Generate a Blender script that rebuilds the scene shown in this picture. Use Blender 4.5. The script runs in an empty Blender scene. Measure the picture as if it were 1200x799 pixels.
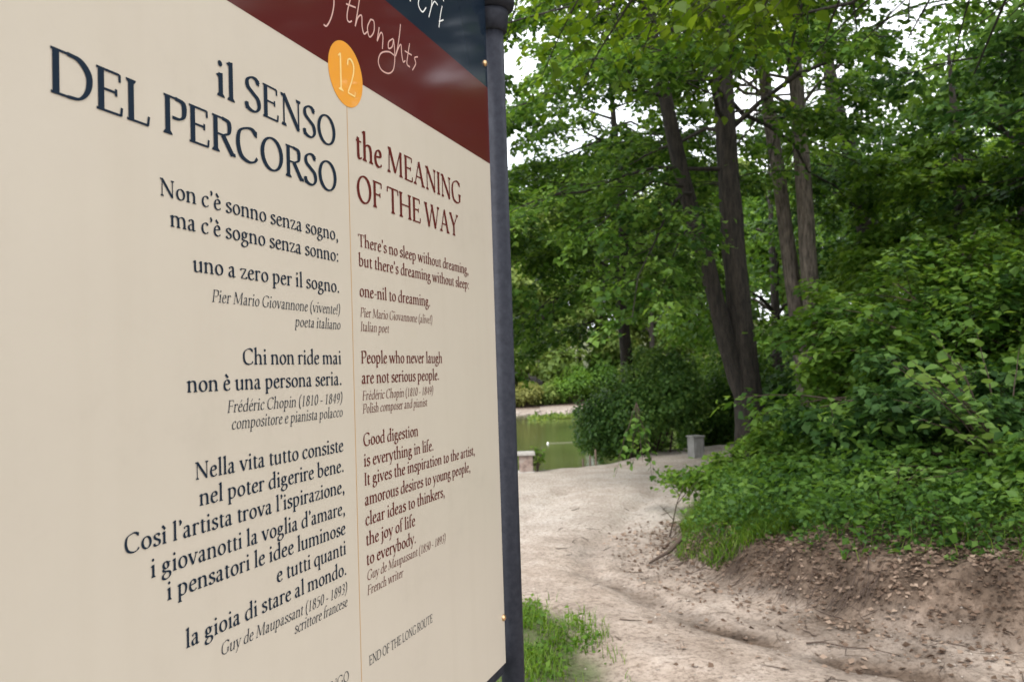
import bpy, math, random
import numpy as np
from mathutils import Matrix, Vector, Euler
R_ = math.radians
scene = bpy.context.scene
COL = scene.collection

# ---------------------------------------------------------------- camera
cam_data = bpy.data.cameras.new('camera')
cam = bpy.data.objects.new('camera', cam_data)
COL.objects.link(cam)
cam_data.sensor_width = 36.0
cam_data.lens = 36.0 * 957.3 / 1200.0
cam_data.clip_start = 0.02
cam_data.clip_end = 3000
EYE = 1.6
cam.matrix_world = (Matrix.Translation((0, 0, EYE)) @ Euler((R_(90 + 2.106), 0, 0)).to_matrix().to_4x4()
                    @ Matrix.Rotation(-R_(1.89), 4, 'Z'))
cam_data.dof.use_dof = True
cam_data.dof.focus_distance = 1.45
cam_data.dof.aperture_fstop = 9.0
scene.camera = cam

# ---------------------------------------------------------------- light
SUN_EL, SUN_AZ = 58.0, 215.0      # degrees; azimuth clockwise from +Y
world = bpy.data.worlds.new('World')
scene.world = world
world.use_nodes = True
wn, wl = world.node_tree.nodes, world.node_tree.links
wn.clear()
wo = wn.new('ShaderNodeOutputWorld'); bg = wn.new('ShaderNodeBackground')
sky = wn.new('ShaderNodeTexSky'); sky.sky_type = 'NISHITA'; sky.sun_disc = False
sky.sun_elevation = R_(SUN_EL); sky.sun_rotation = R_(SUN_AZ)
sky.air_density = 1.0; sky.dust_density = 3.0
mixc = wn.new('ShaderNodeMix'); mixc.data_type = 'RGBA'
tc = wn.new('ShaderNodeTexCoord'); cn = wn.new('ShaderNodeTexNoise')
cn.inputs['Scale'].default_value = 2.2; cn.inputs['Detail'].default_value = 5
cr = wn.new('ShaderNodeValToRGB')
cr.color_ramp.elements[0].position = .3; cr.color_ramp.elements[0].color = (7.6, 8.0, 8.6, 1)
cr.color_ramp.elements[1].position = .7; cr.color_ramp.elements[1].color = (11.5, 11.5, 11.6, 1)
wl.new(tc.outputs['Generated'], cn.inputs['Vector']); wl.new(cn.outputs['Fac'], cr.inputs['Fac'])
mixc.inputs[0].default_value = 0.86
wl.new(sky.outputs['Color'], mixc.inputs[6]); wl.new(cr.outputs['Color'], mixc.inputs[7])
wl.new(mixc.outputs[2], bg.inputs['Color']); wl.new(bg.outputs[0], wo.inputs[0])
bg.inputs['Strength'].default_value = 0.15

sd = bpy.data.lights.new('sun', 'SUN'); sun = bpy.data.objects.new('sun', sd); COL.objects.link(sun)
sd.energy = 2.0; sd.angle = R_(16); sd.color = (1.0, .96, .9)
sun.rotation_euler = Euler((R_(90 - SUN_EL), 0, R_(180 - SUN_AZ)))
sun.location = (0, 0, 30)

vs = scene.view_settings
vs.view_transform = 'Standard'; vs.look = 'None'; vs.gamma = 1; vs.use_curve_mapping = False
vs.exposure = 0.9
cy = scene.cycles
cy.max_bounces = 7; cy.diffuse_bounces = 3; cy.glossy_bounces = 3; cy.transmission_bounces = 3; cy.transparent_max_bounces = 4
cy.use_denoising = True

# ---------------------------------------------------------------- helpers
rng = np.random.default_rng(12)

def tagp(o, label=None, cat=None, group=None, kind=None):
    if label: o['label'] = label
    if cat: o['category'] = cat
    if group: o['group'] = group
    if kind: o['kind'] = kind
    return o

def empty(name, loc, label, cat, group=None):
    o = bpy.data.objects.new(name, None); COL.objects.link(o); o.location = loc
    o.empty_display_size = .1
    return tagp(o, label, cat, group)

def mesh_np(name, V, counts_idx, mat=None, parent=None, face_attr=None, smooth=False, mats=None, matidx=None, world=True):
    """counts_idx: (F,k) int array, all faces of one size, or list of such arrays"""
    arrs = counts_idx if isinstance(counts_idx, list) else [counts_idx]
    arrs = [np.asarray(a, dtype=np.int32) for a in arrs if len(a)]
    me = bpy.data.meshes.new(name)
    V = np.asarray(V, dtype=np.float32)
    if parent is not None and world:
        V = V - np.array(parent.matrix_world.translation if parent.parent else parent.location, dtype=np.float32)
    me.vertices.add(len(V)); me.vertices.foreach_set('co', V.ravel())
    loops = np.concatenate([a.ravel() for a in arrs])
    tot = np.concatenate([np.full(len(a), a.shape[1], dtype=np.int32) for a in arrs])
    start = np.concatenate([[0], np.cumsum(tot)[:-1]]).astype(np.int32)
    me.loops.add(len(loops)); me.loops.foreach_set('vertex_index', loops)
    me.polygons.add(len(tot)); me.polygons.foreach_set('loop_start', start)
    try: me.polygons.foreach_set('loop_total', tot)
    except Exception: pass
    if smooth: me.polygons.foreach_set('use_smooth', np.ones(len(tot), dtype=bool))
    for m in (mats or ([mat] if mat else [])): me.materials.append(m)
    if matidx is not None: me.polygons.foreach_set('material_index', np.asarray(matidx, dtype=np.int32))
    if face_attr is not None:
        at = me.attributes.new('v', 'FLOAT', 'FACE'); at.data.foreach_set('value', np.asarray(face_attr, dtype=np.float32))
    me.update(calc_edges=True)
    o = bpy.data.objects.new(name, me); COL.objects.link(o)
    if parent is not None: o.parent = parent
    return o

class MB:
    """collects boxes, lathes and tubes; build() links them as one mesh object"""
    def __init__(s): s.v = []; s.f = []; s.sm = []
    def add(s, V, F):
        n = len(s.v); s.v += [tuple(map(float, p)) for p in V]; s.f += [tuple(i + n for i in f) for f in F]; return s
    def box(s, c, d, M=None):
        x, y, z = [k / 2 for k in d]
        V = [Vector((a * x, b * y, e * z)) for a in (-1, 1) for b in (-1, 1) for e in (-1, 1)]
        if M: V = [M @ p for p in V]
        V = [p + Vector(c) for p in V]
        return s.add(V, [(0, 1, 3, 2), (4, 6, 7, 5), (0, 4, 5, 1), (2, 3, 7, 6), (0, 2, 6, 4), (1, 5, 7, 3)])
    def lathe(s, c, prof, n=24):
        V = []; F = []
        for r, z in prof:
            for k in range(n):
                a = 2 * math.pi * k / n; V.append((c[0] + r * math.cos(a), c[1] + r * math.sin(a), c[2] + z))
        for i in range(len(prof) - 1):
            for k in range(n):
                F.append((i * n + k, i * n + (k + 1) % n, (i + 1) * n + (k + 1) % n, (i + 1) * n + k))
        F.append(tuple(range(n))[::-1]); F.append(tuple((len(prof) - 1) * n + k for k in range(n)))
        return s.add(V, F)
    def build(s, name, mat, parent=None, bevel=0, smooth=False):
        me = bpy.data.meshes.new(name)
        V = s.v
        if parent is not None:
            L = parent.location; V = [(a - L[0], b - L[1], c - L[2]) for a, b, c in V]
        me.from_pydata(V, [], s.f); me.materials.append(mat)
        if smooth:
            for p_ in me.polygons: p_.use_smooth = len(p_.vertices) == 4
        o = bpy.data.objects.new(name, me); COL.objects.link(o)
        if parent is not None: o.parent = parent
        if bevel:
            b = o.modifiers.new('bevel', 'BEVEL'); b.width = bevel; b.segments = 2
        return o

def norm(a): return a / (np.linalg.norm(a, axis=-1, keepdims=True) + 1e-9)

def tubes(P, Rr, m=6):
    """P (B,K,3), Rr (B,K): returns verts and quads of B open tubes"""
    B, K, _ = P.shape
    T = np.gradient(P, axis=1); T = norm(T)
    ref = np.where(np.abs(T[..., 2:3]) > .9, np.array([1., 0, 0]), np.array([0, 0, 1.]))
    ref = np.broadcast_to(ref[:, :1], T.shape)
    U = norm(np.cross(T, ref)); W = np.cross(T, U)
    a = np.linspace(0, 2 * np.pi, m, endpoint=False)
    V = P[:, :, None] + Rr[:, :, None, None] * (np.cos(a)[None, None, :, None] * U[:, :, None] + np.sin(a)[None, None, :, None] * W[:, :, None])
    idx = np.arange(B * K * m).reshape(B, K, m)
    a0 = idx[:, :-1]; a1 = idx[:, 1:]
    F = np.stack([a0, np.roll(a0, -1, 2), np.roll(a1, -1, 2), a1], -1).reshape(-1, 4)
    return V.reshape(-1, 3), F

# value noise (numpy)
_tab = rng.random((256, 256))
def vnoise(x, y, s=1.0, off=0):
    x = np.asarray(x) * s + off + 1000; y = np.asarray(y) * s + off * 1.7 + 1000
    xi = np.floor(x).astype(int); yi = np.floor(y).astype(int); fx = x - xi; fy = y - yi
    fx = fx * fx * (3 - 2 * fx); fy = fy * fy * (3 - 2 * fy)
    g = lambda i, j: _tab[i % 256, j % 256]
    return (g(xi, yi) * (1 - fx) + g(xi + 1, yi) * fx) * (1 - fy) + (g(xi, yi + 1) * (1 - fx) + g(xi + 1, yi + 1) * fx) * fy
def fbm(x, y, s=1.0, off=0, o=4):
    t = 0; a = .5
    for k in range(o): t = t + a * (vnoise(x, y, s * 2 ** k, off + 13.7 * k) - .5) * 2; a *= .5
    return t
def sstep(a, b, x):
    t = np.clip((np.asarray(x, float) - a) / (b - a), 0, 1); return t * t * (3 - 2 * t)

def poly_dist(x, y, P, closed=True):
    x = np.asarray(x, float); y = np.asarray(y, float)
    d = np.full(x.shape, 1e9); ins = np.zeros(x.shape, bool)
    n = len(P)
    for i in range(n if closed else n - 1):
        ax, ay = P[i]; bx, by = P[(i + 1) % n]
        ex, ey = bx - ax, by - ay
        t = np.clip(((x - ax) * ex + (y - ay) * ey) / (ex * ex + ey * ey), 0, 1)
        d = np.minimum(d, np.hypot(x - ax - t * ex, y - ay - t * ey))
        if closed:
            c = ((ay > y) != (by > y))
            with np.errstate(divide='ignore', invalid='ignore'):
                xx = (bx - ax) * (y - ay) / (by - ay if by != ay else 1e-9) + ax
            ins ^= c & (x < xx)
    return d, ins

# ---------------------------------------------------------------- materials
def mat(name, base=(.5, .5, .5), rough=.6, **k):
    m = bpy.data.materials.new(name); m.use_nodes = True
    b = m.node_tree.nodes['Principled BSDF']
    b.inputs['Base Color'].default_value = (*base, 1); b.inputs['Roughness'].default_value = rough
    for kk, v in k.items(): b.inputs[kk.replace('_', ' ')].default_value = v
    return m
def nd(m, t, **k):
    n = m.node_tree.nodes.new(t)
    for a, v in k.items(): setattr(n, a, v)
    return n
def noise_col(m, stops, scale, detail=6, coord='Object', vec=None, rough=.6):
    L = m.node_tree.links; b = m.node_tree.nodes['Principled BSDF']
    tcn = nd(m, 'ShaderNodeTexCoord'); n = nd(m, 'ShaderNodeTexNoise'); r = nd(m, 'ShaderNodeValToRGB')
    n.inputs['Scale'].default_value = scale; n.inputs['Detail'].default_value = detail; n.inputs['Roughness'].default_value = rough
    if vec:
        mp = nd(m, 'ShaderNodeMapping'); mp.inputs['Scale'].default_value = vec
        L.new(tcn.outputs[coord], mp.inputs[0]); L.new(mp.outputs[0], n.inputs['Vector'])
    else: L.new(tcn.outputs[coord], n.inputs['Vector'])
    e = r.color_ramp.elements
    e[0].position, e[0].color = stops[0][0], (*stops[0][1], 1); e[1].position, e[1].color = stops[-1][0], (*stops[-1][1], 1)
    for s in stops[1:-1]:
        x = e.new(s[0]); x.color = (*s[1], 1)
    L.new(n.outputs['Fac'], r.inputs['Fac']); L.new(r.outputs['Color'], b.inputs['Base Color'])
    return n, r
def bump(m, src, strength, dist=.01):
    L = m.node_tree.links; b = m.node_tree.nodes['Principled BSDF']
    bp = nd(m, 'ShaderNodeBump'); bp.inputs['Strength'].default_value = strength; bp.inputs['Distance'].default_value = dist
    L.new(src, bp.inputs['Height']); L.new(bp.outputs[0], b.inputs['Normal']); return bp

def leaf_mat(name, dark, mid, light, trans=.35, rough=.5, spec=.18):
    m = mat(name, mid, rough); L = m.node_tree.links
    b = m.node_tree.nodes['Principled BSDF']; out = m.node_tree.nodes['Material Output']
    b.inputs['Specular IOR Level'].default_value = spec
    a = nd(m, 'ShaderNodeAttribute'); a.attribute_name = 'v'
    r = nd(m, 'ShaderNodeValToRGB'); e = r.color_ramp.elements
    e[0].position, e[0].color = 0, (*dark, 1); e[1].position, e[1].color = 1, (*light, 1)
    x = e.new(.5); x.color = (*mid, 1)
    L.new(a.outputs['Fac'], r.inputs['Fac']); L.new(r.outputs['Color'], b.inputs['Base Color'])
    t = nd(m, 'ShaderNodeBsdfTranslucent')
    hs = nd(m, 'ShaderNodeHueSaturation'); hs.inputs['Hue'].default_value = .482; hs.inputs['Saturation'].default_value = 1.1; hs.inputs['Value'].default_value = 1.6
    L.new(r.outputs['Color'], hs.inputs['Color']); L.new(hs.outputs[0], t.inputs['Color'])
    mx = nd(m, 'ShaderNodeMixShader'); mx.inputs[0].default_value = trans
    L.new(b.outputs[0], mx.inputs[1]); L.new(t.outputs[0], mx.inputs[2]); L.new(mx.outputs[0], out.inputs['Surface'])
    return m

M = {}
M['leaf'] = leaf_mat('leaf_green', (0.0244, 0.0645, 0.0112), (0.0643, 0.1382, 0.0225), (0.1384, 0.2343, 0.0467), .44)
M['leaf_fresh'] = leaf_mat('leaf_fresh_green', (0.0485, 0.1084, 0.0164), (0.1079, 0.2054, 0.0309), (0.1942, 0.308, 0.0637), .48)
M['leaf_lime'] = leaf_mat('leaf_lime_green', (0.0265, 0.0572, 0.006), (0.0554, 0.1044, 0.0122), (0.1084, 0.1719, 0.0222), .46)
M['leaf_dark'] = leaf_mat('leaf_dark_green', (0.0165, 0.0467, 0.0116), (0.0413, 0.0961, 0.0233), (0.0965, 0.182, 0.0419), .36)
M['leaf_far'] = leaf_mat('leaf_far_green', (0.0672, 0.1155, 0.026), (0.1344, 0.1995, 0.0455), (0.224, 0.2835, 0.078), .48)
M['leaf_hedge'] = leaf_mat('leaf_hedge_green', (0.03, 0.0794, 0.0169), (0.0727, 0.1522, 0.0296), (0.1753, 0.2781, 0.0527), .32, .5, .25)
M['leaf_pale'] = leaf_mat('leaf_pale_green', (.07, .14, .03), (.12, .21, .045), (.19, .29, .08), .42)
M['grass'] = leaf_mat('grass_green', (.04, .095, .010), (.085, .165, .018), (.17, .25, .045), .42)
M['reed'] = leaf_mat('reed_yellow_green', (.12, .14, .035), (.2, .21, .06), (.28, .28, .09), .35)
M['litter'] = leaf_mat('dead_leaf_brown', (.07, .045, .03), (.14, .095, .068), (.33, .25, .19), .15, .7, .2)

def bark(name, c0, c1, sc=9):
    m = mat(name, c0, .9)
    n, r = noise_col(m, [(.38, c0), (.52, tuple((a + b) / 2 for a, b in zip(c0, c1))), (.66, c1)], sc, 10, vec=(1.6, 1.6, .3), rough=.75)
    bump(m, n.outputs['Fac'], 1.0, .08); return m
M['bark'] = bark('bark_brown', (.010, .008, .006), (.066, .051, .040), 14)
M['bark_pale'] = bark('bark_grey', (.06, .05, .042), (.32, .26, .215), 14)
M['bark_dark'] = bark('bark_dark', (.015, .012, .01), (.05, .038, .03))
M['twig'] = mat('twig_brown', (.055, .035, .025), .85)
# ---------------------------------------------------------------- terrain
EDGE = [(60, -12), (14, -1), (8, 1.8), (5, 3.1), (2.65, 4.38), (2.02, 5.03), (1.58, 5.65), (1.16, 6.71), (1.41, 7.68), (1.7, 8.5), (2.51, 10.8), (3.6, 13.9), (5.2, 15.6), (9, 17.5), (16, 22), (60, 40)]
LAKE = [(-90, 14.5), (-8, 14.3), (-3, 14.2), (0.1, 15.4), (1.4, 17.4), (6, 19.5), (11, 23), (15, 31), (19, 46), (5, 46.4), (-3, 45.6), (-14, 47), (-90, 50)]
GRASSP = [(-60, -60), (0.0, -60), (0.42, 1), (0.47, 4.2), (0.44, 5.03), (.26, 5.45), (-0.05, 5.85), (-1.5, 6.6), (-4, 7.5), (-5.5, 10), (-7, 14), (-60, 14)]

def bank_d(x, y):
    d, ins = poly_dist(x, y, EDGE + [(200, 40), (200, -12)])
    return np.where(ins, d, -d)
def height(x, y):
    x = np.asarray(x, float); y = np.asarray(y, float)
    d = bank_d(x, y) + .10 * fbm(x, y, 1.8, 3) * (np.hypot(x, y) < 60)
    A = .28 + .09 * fbm(x, y, .5, 9) + .12 * sstep(1.6, 3.4, x) * sstep(9, 5, y)
    bank = sstep(0, .48, d) * A + .19 * np.clip(d - .45, 0, 4) + .10 * np.clip(d - 4.45, 0, 22)
    h = bank
    # ruts and humps of the track, following the bank edge
    dd = -d
    h = h - .045 * np.exp(-((dd - .62 - .05 * fbm(x, y, .9, 5)) / .11) ** 2) * (y < 11) - .03 * np.exp(-((dd - .32) / .06) ** 2) * (y < 7.5)
    h = h - .04 * np.exp(-((dd - 1.75) / .16) ** 2) * (y < 11) + .03 * np.exp(-((dd - 1.15) / .3) ** 2) * (y < 11)
    h = h + .035 * fbm(x, y, .7, 21, 3) + .012 * fbm(x, y, 5, 31, 3) * sstep(40, 15, np.hypot(x, y))
    h = h + sstep(0, .25, d) * .05 * fbm(x, y, 4, 41, 3)
    gd, gi = poly_dist(x, y, GRASSP)
    h = h + np.where(gi, sstep(0, .5, gd) * .07, 0)
    ld, li = poly_dist(x, y, LAKE)
    land = np.where(y > 40, -.95 + np.clip(ld * .09, 0, 1.2) + np.clip(ld - 14, 0, 60) * .12, -.95 + (h + .95) * sstep(0, 2.3, ld) ** .8)
    far = sstep(60, 160, ld)
    h = np.where(li, -.95 - np.clip(ld * .4, 0, 1.2), land)
    return h

def build_ground():
    n = 520; k = 2.1; a = math.asinh(700 / k); u = np.linspace(-a, a, n)
    gx = 1.2 + k * np.sinh(u); gy = 6.0 + k * np.sinh(u)
    X, Y = np.meshgrid(gx, gy); Z = height(X, Y)
    V = np.stack([X, Y, Z], -1).reshape(-1, 3)
    bd = bank_d(X, Y) + .12 * fbm(X, Y, 1.5, 3)
    gd, gi = poly_dist(X, Y, GRASSP); g = np.where(gi, gd, -gd) + .12 * fbm(X, Y, 3, 51)
    ld, li = poly_dist(X, Y, LAKE)
    bankm = sstep(-.10, .22, bd); grassm = sstep(-.05, .18, g)
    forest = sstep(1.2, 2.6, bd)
    farm = ((Y > 40) & ~li)
    farsand = farm & (ld < 3.4 + 1.5 * fbm(X, Y, .5, 15))
    bankm = np.where(farm, np.where(farsand, .45, 1), bankm); forest = np.where(farm, sstep(4, 6, ld), forest)
    beyond = (np.hypot(X, Y) > 70); grassm = np.where(beyond, 1, grassm)
    idx = np.arange(n * n).reshape(n, n)
    F = np.stack([idx[:-1, :-1], idx[:-1, 1:], idx[1:, 1:], idx[1:, :-1]], -1).reshape(-1, 4)
    pm = ((bankm < .5) & (grassm < .5) & ~farm & (np.hypot(X, Y) < 60)).ravel()
    pf = pm[F].sum(1) >= 2
    m = mat('earth', (.3, .24, .18), .95); L = m.node_tree.links; b = m.node_tree.nodes['Principled BSDF']
    b.inputs['Specular IOR Level'].default_value = .2
    tcn = nd(m, 'ShaderNodeTexCoord')
    def ramp(scale, st, det=8, rough=.65, dist=0.0):
        nn = nd(m, 'ShaderNodeTexNoise'); nn.inputs['Scale'].default_value = scale; nn.inputs['Detail'].default_value = det
        nn.inputs['Roughness'].default_value = rough; nn.inputs['Distortion'].default_value = dist
        rr = nd(m, 'ShaderNodeValToRGB'); e = rr.color_ramp.elements
        e[0].position, e[0].color = st[0][0], (*st[0][1], 1); e[1].position, e[1].color = st[-1][0], (*st[-1][1], 1)
        for s in st[1:-1]: x = e.new(s[0]); x.color = (*s[1], 1)
        L.new(tcn.outputs['Object'], nn.inputs['Vector']); L.new(nn.outputs['Fac'], rr.inputs['Fac']); return nn, rr
    n1, sand = ramp(1.6, [(.3, (.35, .295, .25)), (.5, (.45, .395, .345)), (.68, (.525, .475, .43))])
    n6, tan = ramp(3.2, [(.3, (.19, .14, .105)), (.5, (.34, .265, .21)), (.7, (.44, .36, .30))])
    n2, grit = ramp(30, [(.36, (.36, .31, .27)), (.52, (1, 1, 1)), (.7, (1.12, 1.1, 1.07))], 10, .75)
    n3, soil = ramp(5, [(.3, (.045, .031, .022)), (.5, (.115, .082, .06)), (.7, (.21, .155, .118))])
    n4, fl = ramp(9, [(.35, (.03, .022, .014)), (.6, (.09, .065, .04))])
    n5, gr = ramp(6, [(.35, (.13, .115, .075)), (.6, (.07, .1, .03))])
    def attr(nm): a_ = nd(m, 'ShaderNodeAttribute'); a_.attribute_name = nm; return a_.outputs['Fac']
    def mix(f, c1, c2, bt='MIX'):
        x = nd(m, 'ShaderNodeMix'); x.data_type = 'RGBA'; x.blend_type = bt
        if isinstance(f, float): x.inputs[0].default_value = f
        else: L.new(f, x.inputs[0])
        L.new(c1, x.inputs[6]); L.new(c2, x.inputs[7]); return x.outputs[2]
    c = mix(attr('rut'), sand.outputs[0], soil.outputs[0])
    c = mix(attr('near'), c, tan.outputs[0])
    c = mix(attr('bank'), c, soil.outputs[0])
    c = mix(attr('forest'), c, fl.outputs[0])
    c = mix(attr('grassm'), c, gr.outputs[0])
    c = mix(.85, c, grit.outputs[0], 'MULTIPLY')
    L.new(c, b.inputs['Base Color'])
    nb = nd(m, 'ShaderNodeTexNoise'); nb.inputs['Scale'].default_value = 14; nb.inputs['Detail'].default_value = 12; nb.inputs['Roughness'].default_value = .72
    L.new(tcn.outputs['Object'], nb.inputs['Vector'])
    bump(m, nb.outputs['Fac'], .85, .05)
    dd = -(bank_d(X, Y) + .10 * fbm(X, Y, 1.8, 3))
    rut = (1.0 * np.exp(-((dd - .62) / .13) ** 2) + .5 * np.exp(-((dd - .32) / .09) ** 2) + .55 * np.exp(-((dd - 1.75) / .18) ** 2) + .3 * np.exp(-((dd - 1.2) / .1) ** 2) + .5 * np.exp(-(dd / .25) ** 2)) * sstep(7.9, 6.3, Y) * (.65 + .9 * fbm(X, Y, 2.6, 77))
    rut = np.clip(rut + .5 * sstep(9.5, 6.2, Y) * sstep(.15, .6, fbm(X, Y, 1.1, 88) + .35), 0, 1)
    nearm = sstep(9.5, 5.5, Y) * .75 * (1 - rut)
    outs = []
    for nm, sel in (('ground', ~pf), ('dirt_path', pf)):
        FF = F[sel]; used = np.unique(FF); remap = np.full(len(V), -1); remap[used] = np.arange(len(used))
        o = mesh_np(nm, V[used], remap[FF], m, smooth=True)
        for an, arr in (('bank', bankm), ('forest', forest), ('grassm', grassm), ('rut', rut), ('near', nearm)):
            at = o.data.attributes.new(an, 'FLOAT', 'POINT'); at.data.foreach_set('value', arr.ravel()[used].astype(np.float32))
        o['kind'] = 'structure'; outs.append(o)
    return outs
build_ground()

# lake
wm = mat('lake_water', (.045, .062, .018), .10, Specular_IOR_Level=.5)
n, r = noise_col(wm, [(.35, (.05, .058, .022)), (.65, (.075, .085, .032))], .35, 4)
wn2 = nd(wm, 'ShaderNodeTexNoise'); wn2.inputs['Scale'].default_value = 2.5; wn2.inputs['Detail'].default_value = 5
tcx = nd(wm, 'ShaderNodeTexCoord'); mpx = nd(wm, 'ShaderNodeMapping'); mpx.inputs['Scale'].default_value = (.6, 2.2, 1)
wm.node_tree.links.new(tcx.outputs['Object'], mpx.inputs[0]); wm.node_tree.links.new(mpx.outputs[0], wn2.inputs['Vector'])
bump(wm, wn2.outputs['Fac'], .12, .03)
wlk = bpy.data.meshes.new('lake_water'); wlk.from_pydata([(-120, 11, -.9), (30, 11, -.9), (30, 52, -.9), (-120, 52, -.9)], [], [(0, 1, 2, 3)])
wlk.materials.append(wm); wo_ = bpy.data.objects.new('lake', wlk); COL.objects.link(wo_); wo_['kind'] = 'structure'

# ---------------------------------------------------------------- leaves
T4 = (np.array([(0, 0, 0), (-.36, .42, .07), (0, 1, -.05), (.36, .42, .07)]), np.array([(0, 2, 1), (0, 3, 2)]))
T8 = (np.array([(0, 0, 0), (-.26, .16, .05), (-.40, .45, .08), (-.22, .78, .03), (0, 1.05, -.10), (.22, .78, .03), (.40, .45, .08), (.26, .16, .05), (0, .3, 0), (0, .65, -.02)]),
      np.array([(0, 8, 1), (8, 2, 1), (8, 9, 2), (9, 3, 2), (9, 4, 3), (0, 7, 8), (8, 7, 6), (8, 6, 9), (9, 6, 5), (9, 5, 4)]))
def leaf_geo(P, D, N, S, tpl=T4):
    tv, tf = tpl
    D = norm(D); side = norm(np.cross(D, N)); N2 = np.cross(side, D)
    V = P[:, None] + S[:, None, None] * (tv[None, :, 0:1] * side[:, None] + tv[None, :, 1:2] * D[:, None] + tv[None, :, 2:3] * N2[:, None])
    F = (tf[None] + (np.arange(len(P)) * len(tv))[:, None, None]).reshape(-1, tf.shape[1])
    return V.reshape(-1, 3), F
def leaves_obj(name, P, D, N, S, var, material, parent=None, tpl=T4, kind=None):
    V, F = leaf_geo(P, D, N, S, tpl)
    o = mesh_np(name, V, F, material, parent, face_attr=np.repeat(np.clip(var, 0, 1), len(tpl[1])))
    if kind: o['kind'] = kind
    return o

def arc(B, D, L, droop, t):
    """B,D (n,3) L,droop (n,) t (n,k) -> pos, tangent"""
    t = t[..., None]
    P = B[:, None] + D[:, None] * (L[:, None, None] * t)
    P[..., 2] -= (droop * L)[:, None] * t[..., 0] ** 2
    T = D[:, None] - np.array([0, 0, 2.0]) * droop[:, None, None] * t
    return P, norm(T)
def kids(B, D, L, droop, n, t0, t1, ang, ratio, rg, up=.05, flat=.35):
    m = len(B)
    t = t0 + (t1 - t0) * (np.arange(n)[None] + rg.random((m, n))) / n
    P, T = arc(B, D, L, droop, t)
    sgn = np.where(np.arange(n)[None] % 2 == 0, 1, -1) * np.ones((m, 1))
    side = norm(np.cross(T, np.array([0, 0, 1.0])))
    a = ang * (.75 + .5 * rg.random((m, n)))
    d = T * np.cos(a)[..., None] + side * (np.sin(a) * sgn)[..., None]
    d[..., 2] += up + flat * rg.normal(size=(m, n))
    d = norm(d)
    Lc = (L[:, None] * ratio * (1.15 - .65 * t) * (.7 + .6 * rg.random((m, n))))
    return P.reshape(-1, 3), d.reshape(-1, 3), Lc.ravel()

def crown_from_limbs(B, D, L, droop, n1, n2, n3, leaf, rg, parent, mt, tpl=T4, wood=None, spread=.05, twigs=True, r0=.03,
                     r1=.45, r2=.38, t0=.25, flat=.3, tilt=.45, clip=None, names=('branches', 'crown')):
    P1, D1, L1 = kids(B, D, L, droop, n1, t0, 1.0, .85, r1, rg, .05, flat * .8)
    dr1 = np.full(len(P1), .18)
    P2, D2, L2 = kids(P1, D1, L1, dr1, n2, .2, 1.0, .8, r2, rg, 0, flat)
    L2 = np.maximum(L2, .12); dr2 = np.full(len(P2), .25)
    if clip is not None:
        k = clip(P2); P2, D2, L2, dr2 = P2[k], D2[k], L2[k], dr2[k]
    m = len(P2)
    t = (np.arange(n3)[None] + rg.random((m, n3))) / n3
    P, T = arc(P2, D2, L2, dr2, t)
    sgn = np.where(np.arange(n3)[None] % 2 == 0, 1, -1) * np.ones((m, 1))
    side = norm(np.cross(T, np.array([0, 0, 1.0])))
    dl = T * .6 + side * (.8 * sgn)[..., None] + rg.normal(size=(m, n3, 3)) * .25
    P = P + rg.normal(size=P.shape) * spread
    N = np.array([0, 0, 1.0]) + rg.normal(size=(m, n3, 3)) * tilt
    dl[..., 2] -= .25
    S = leaf * (.45 + 1.1 * rg.random((m, n3)))
    var = .48 + .32 * rg.normal(size=(m, 1)) + .16 * rg.normal(size=(m, n3))
    leaves_obj(names[1], P.reshape(-1, 3), dl.reshape(-1, 3), N.reshape(-1, 3), S.ravel(), var.ravel(), mt, parent, tpl)
    if wood:
        tt = np.tile(np.linspace(0, 1, 7), (len(B), 1)); Pa, _ = arc(B, D, L, droop, tt)
        Pa[:, 1:-1] += rg.normal(size=Pa[:, 1:-1].shape) * .02 * L[:, None, None]
        Va, Fa = tubes(Pa, np.outer(L * r0 / 3 + .004, np.linspace(1, .2, 7)), 6)
        tt = np.tile(np.linspace(0, 1, 4), (len(P1), 1)); Pb, _ = arc(P1, D1, L1, dr1, tt)
        Vb, Fb = tubes(Pb, np.outer(np.maximum(L1 * .008, .003), np.linspace(1, .35, 4)), 4)
        Vs = [Va, Vb]; Fs = [Fa, Fb + len(Va)]
        if twigs:
            tt = np.tile(np.linspace(0, 1, 3), (len(P2), 1)); Pc, _ = arc(P2, D2, L2, dr2, tt)
            Vc, Fc = tubes(Pc, np.full((len(P2), 3), .0022), 3)
            Vs.append(Vc); Fs.append(Fc + len(Va) + len(Vb))
        mesh_np(names[0], np.concatenate(Vs), np.concatenate(Fs), wood, parent, smooth=True)

def trunk_mesh(name, pts, radii, material, parent, rg, sides=14, sub=5, lump=.10):
    pts = np.array(pts, float); radii = np.array(radii, float)
    s = np.linspace(0, len(pts) - 1, (len(pts) - 1) * sub + 1)
    P = np.stack([np.interp(s, range(len(pts)), pts[:, i]) for i in range(3)], -1)
    for _ in range(2): P[1:-1] = (P[:-2] + P[1:-1] * 2 + P[2:]) / 4
    Rr = np.interp(s, range(len(pts)), radii)
    V, F = tubes(P[None], Rr[None], sides)
    V = V.reshape(len(P), sides, 3)
    a = np.arange(sides)
    disp = 1 + lump * (vnoise(a[None] * 1.0 + np.zeros((len(P), 1)), np.arange(len(P))[:, None] * .6, 1, rg.integers(100)) - .5) * 2
    disp[:, -1] = disp[:, 0] * .5 + disp[:, -2] * .5
    V = P[:, None] + (V - P[:, None]) * disp[..., None]
    return mesh_np(name, V.reshape(-1, 3), F, material, parent, smooth=True)

def on_trunk(pts, z):
    pts = np.array(pts, float); return np.stack([np.interp(z, pts[:, 2], pts[:, i]) for i in range(3)], -1)

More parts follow.
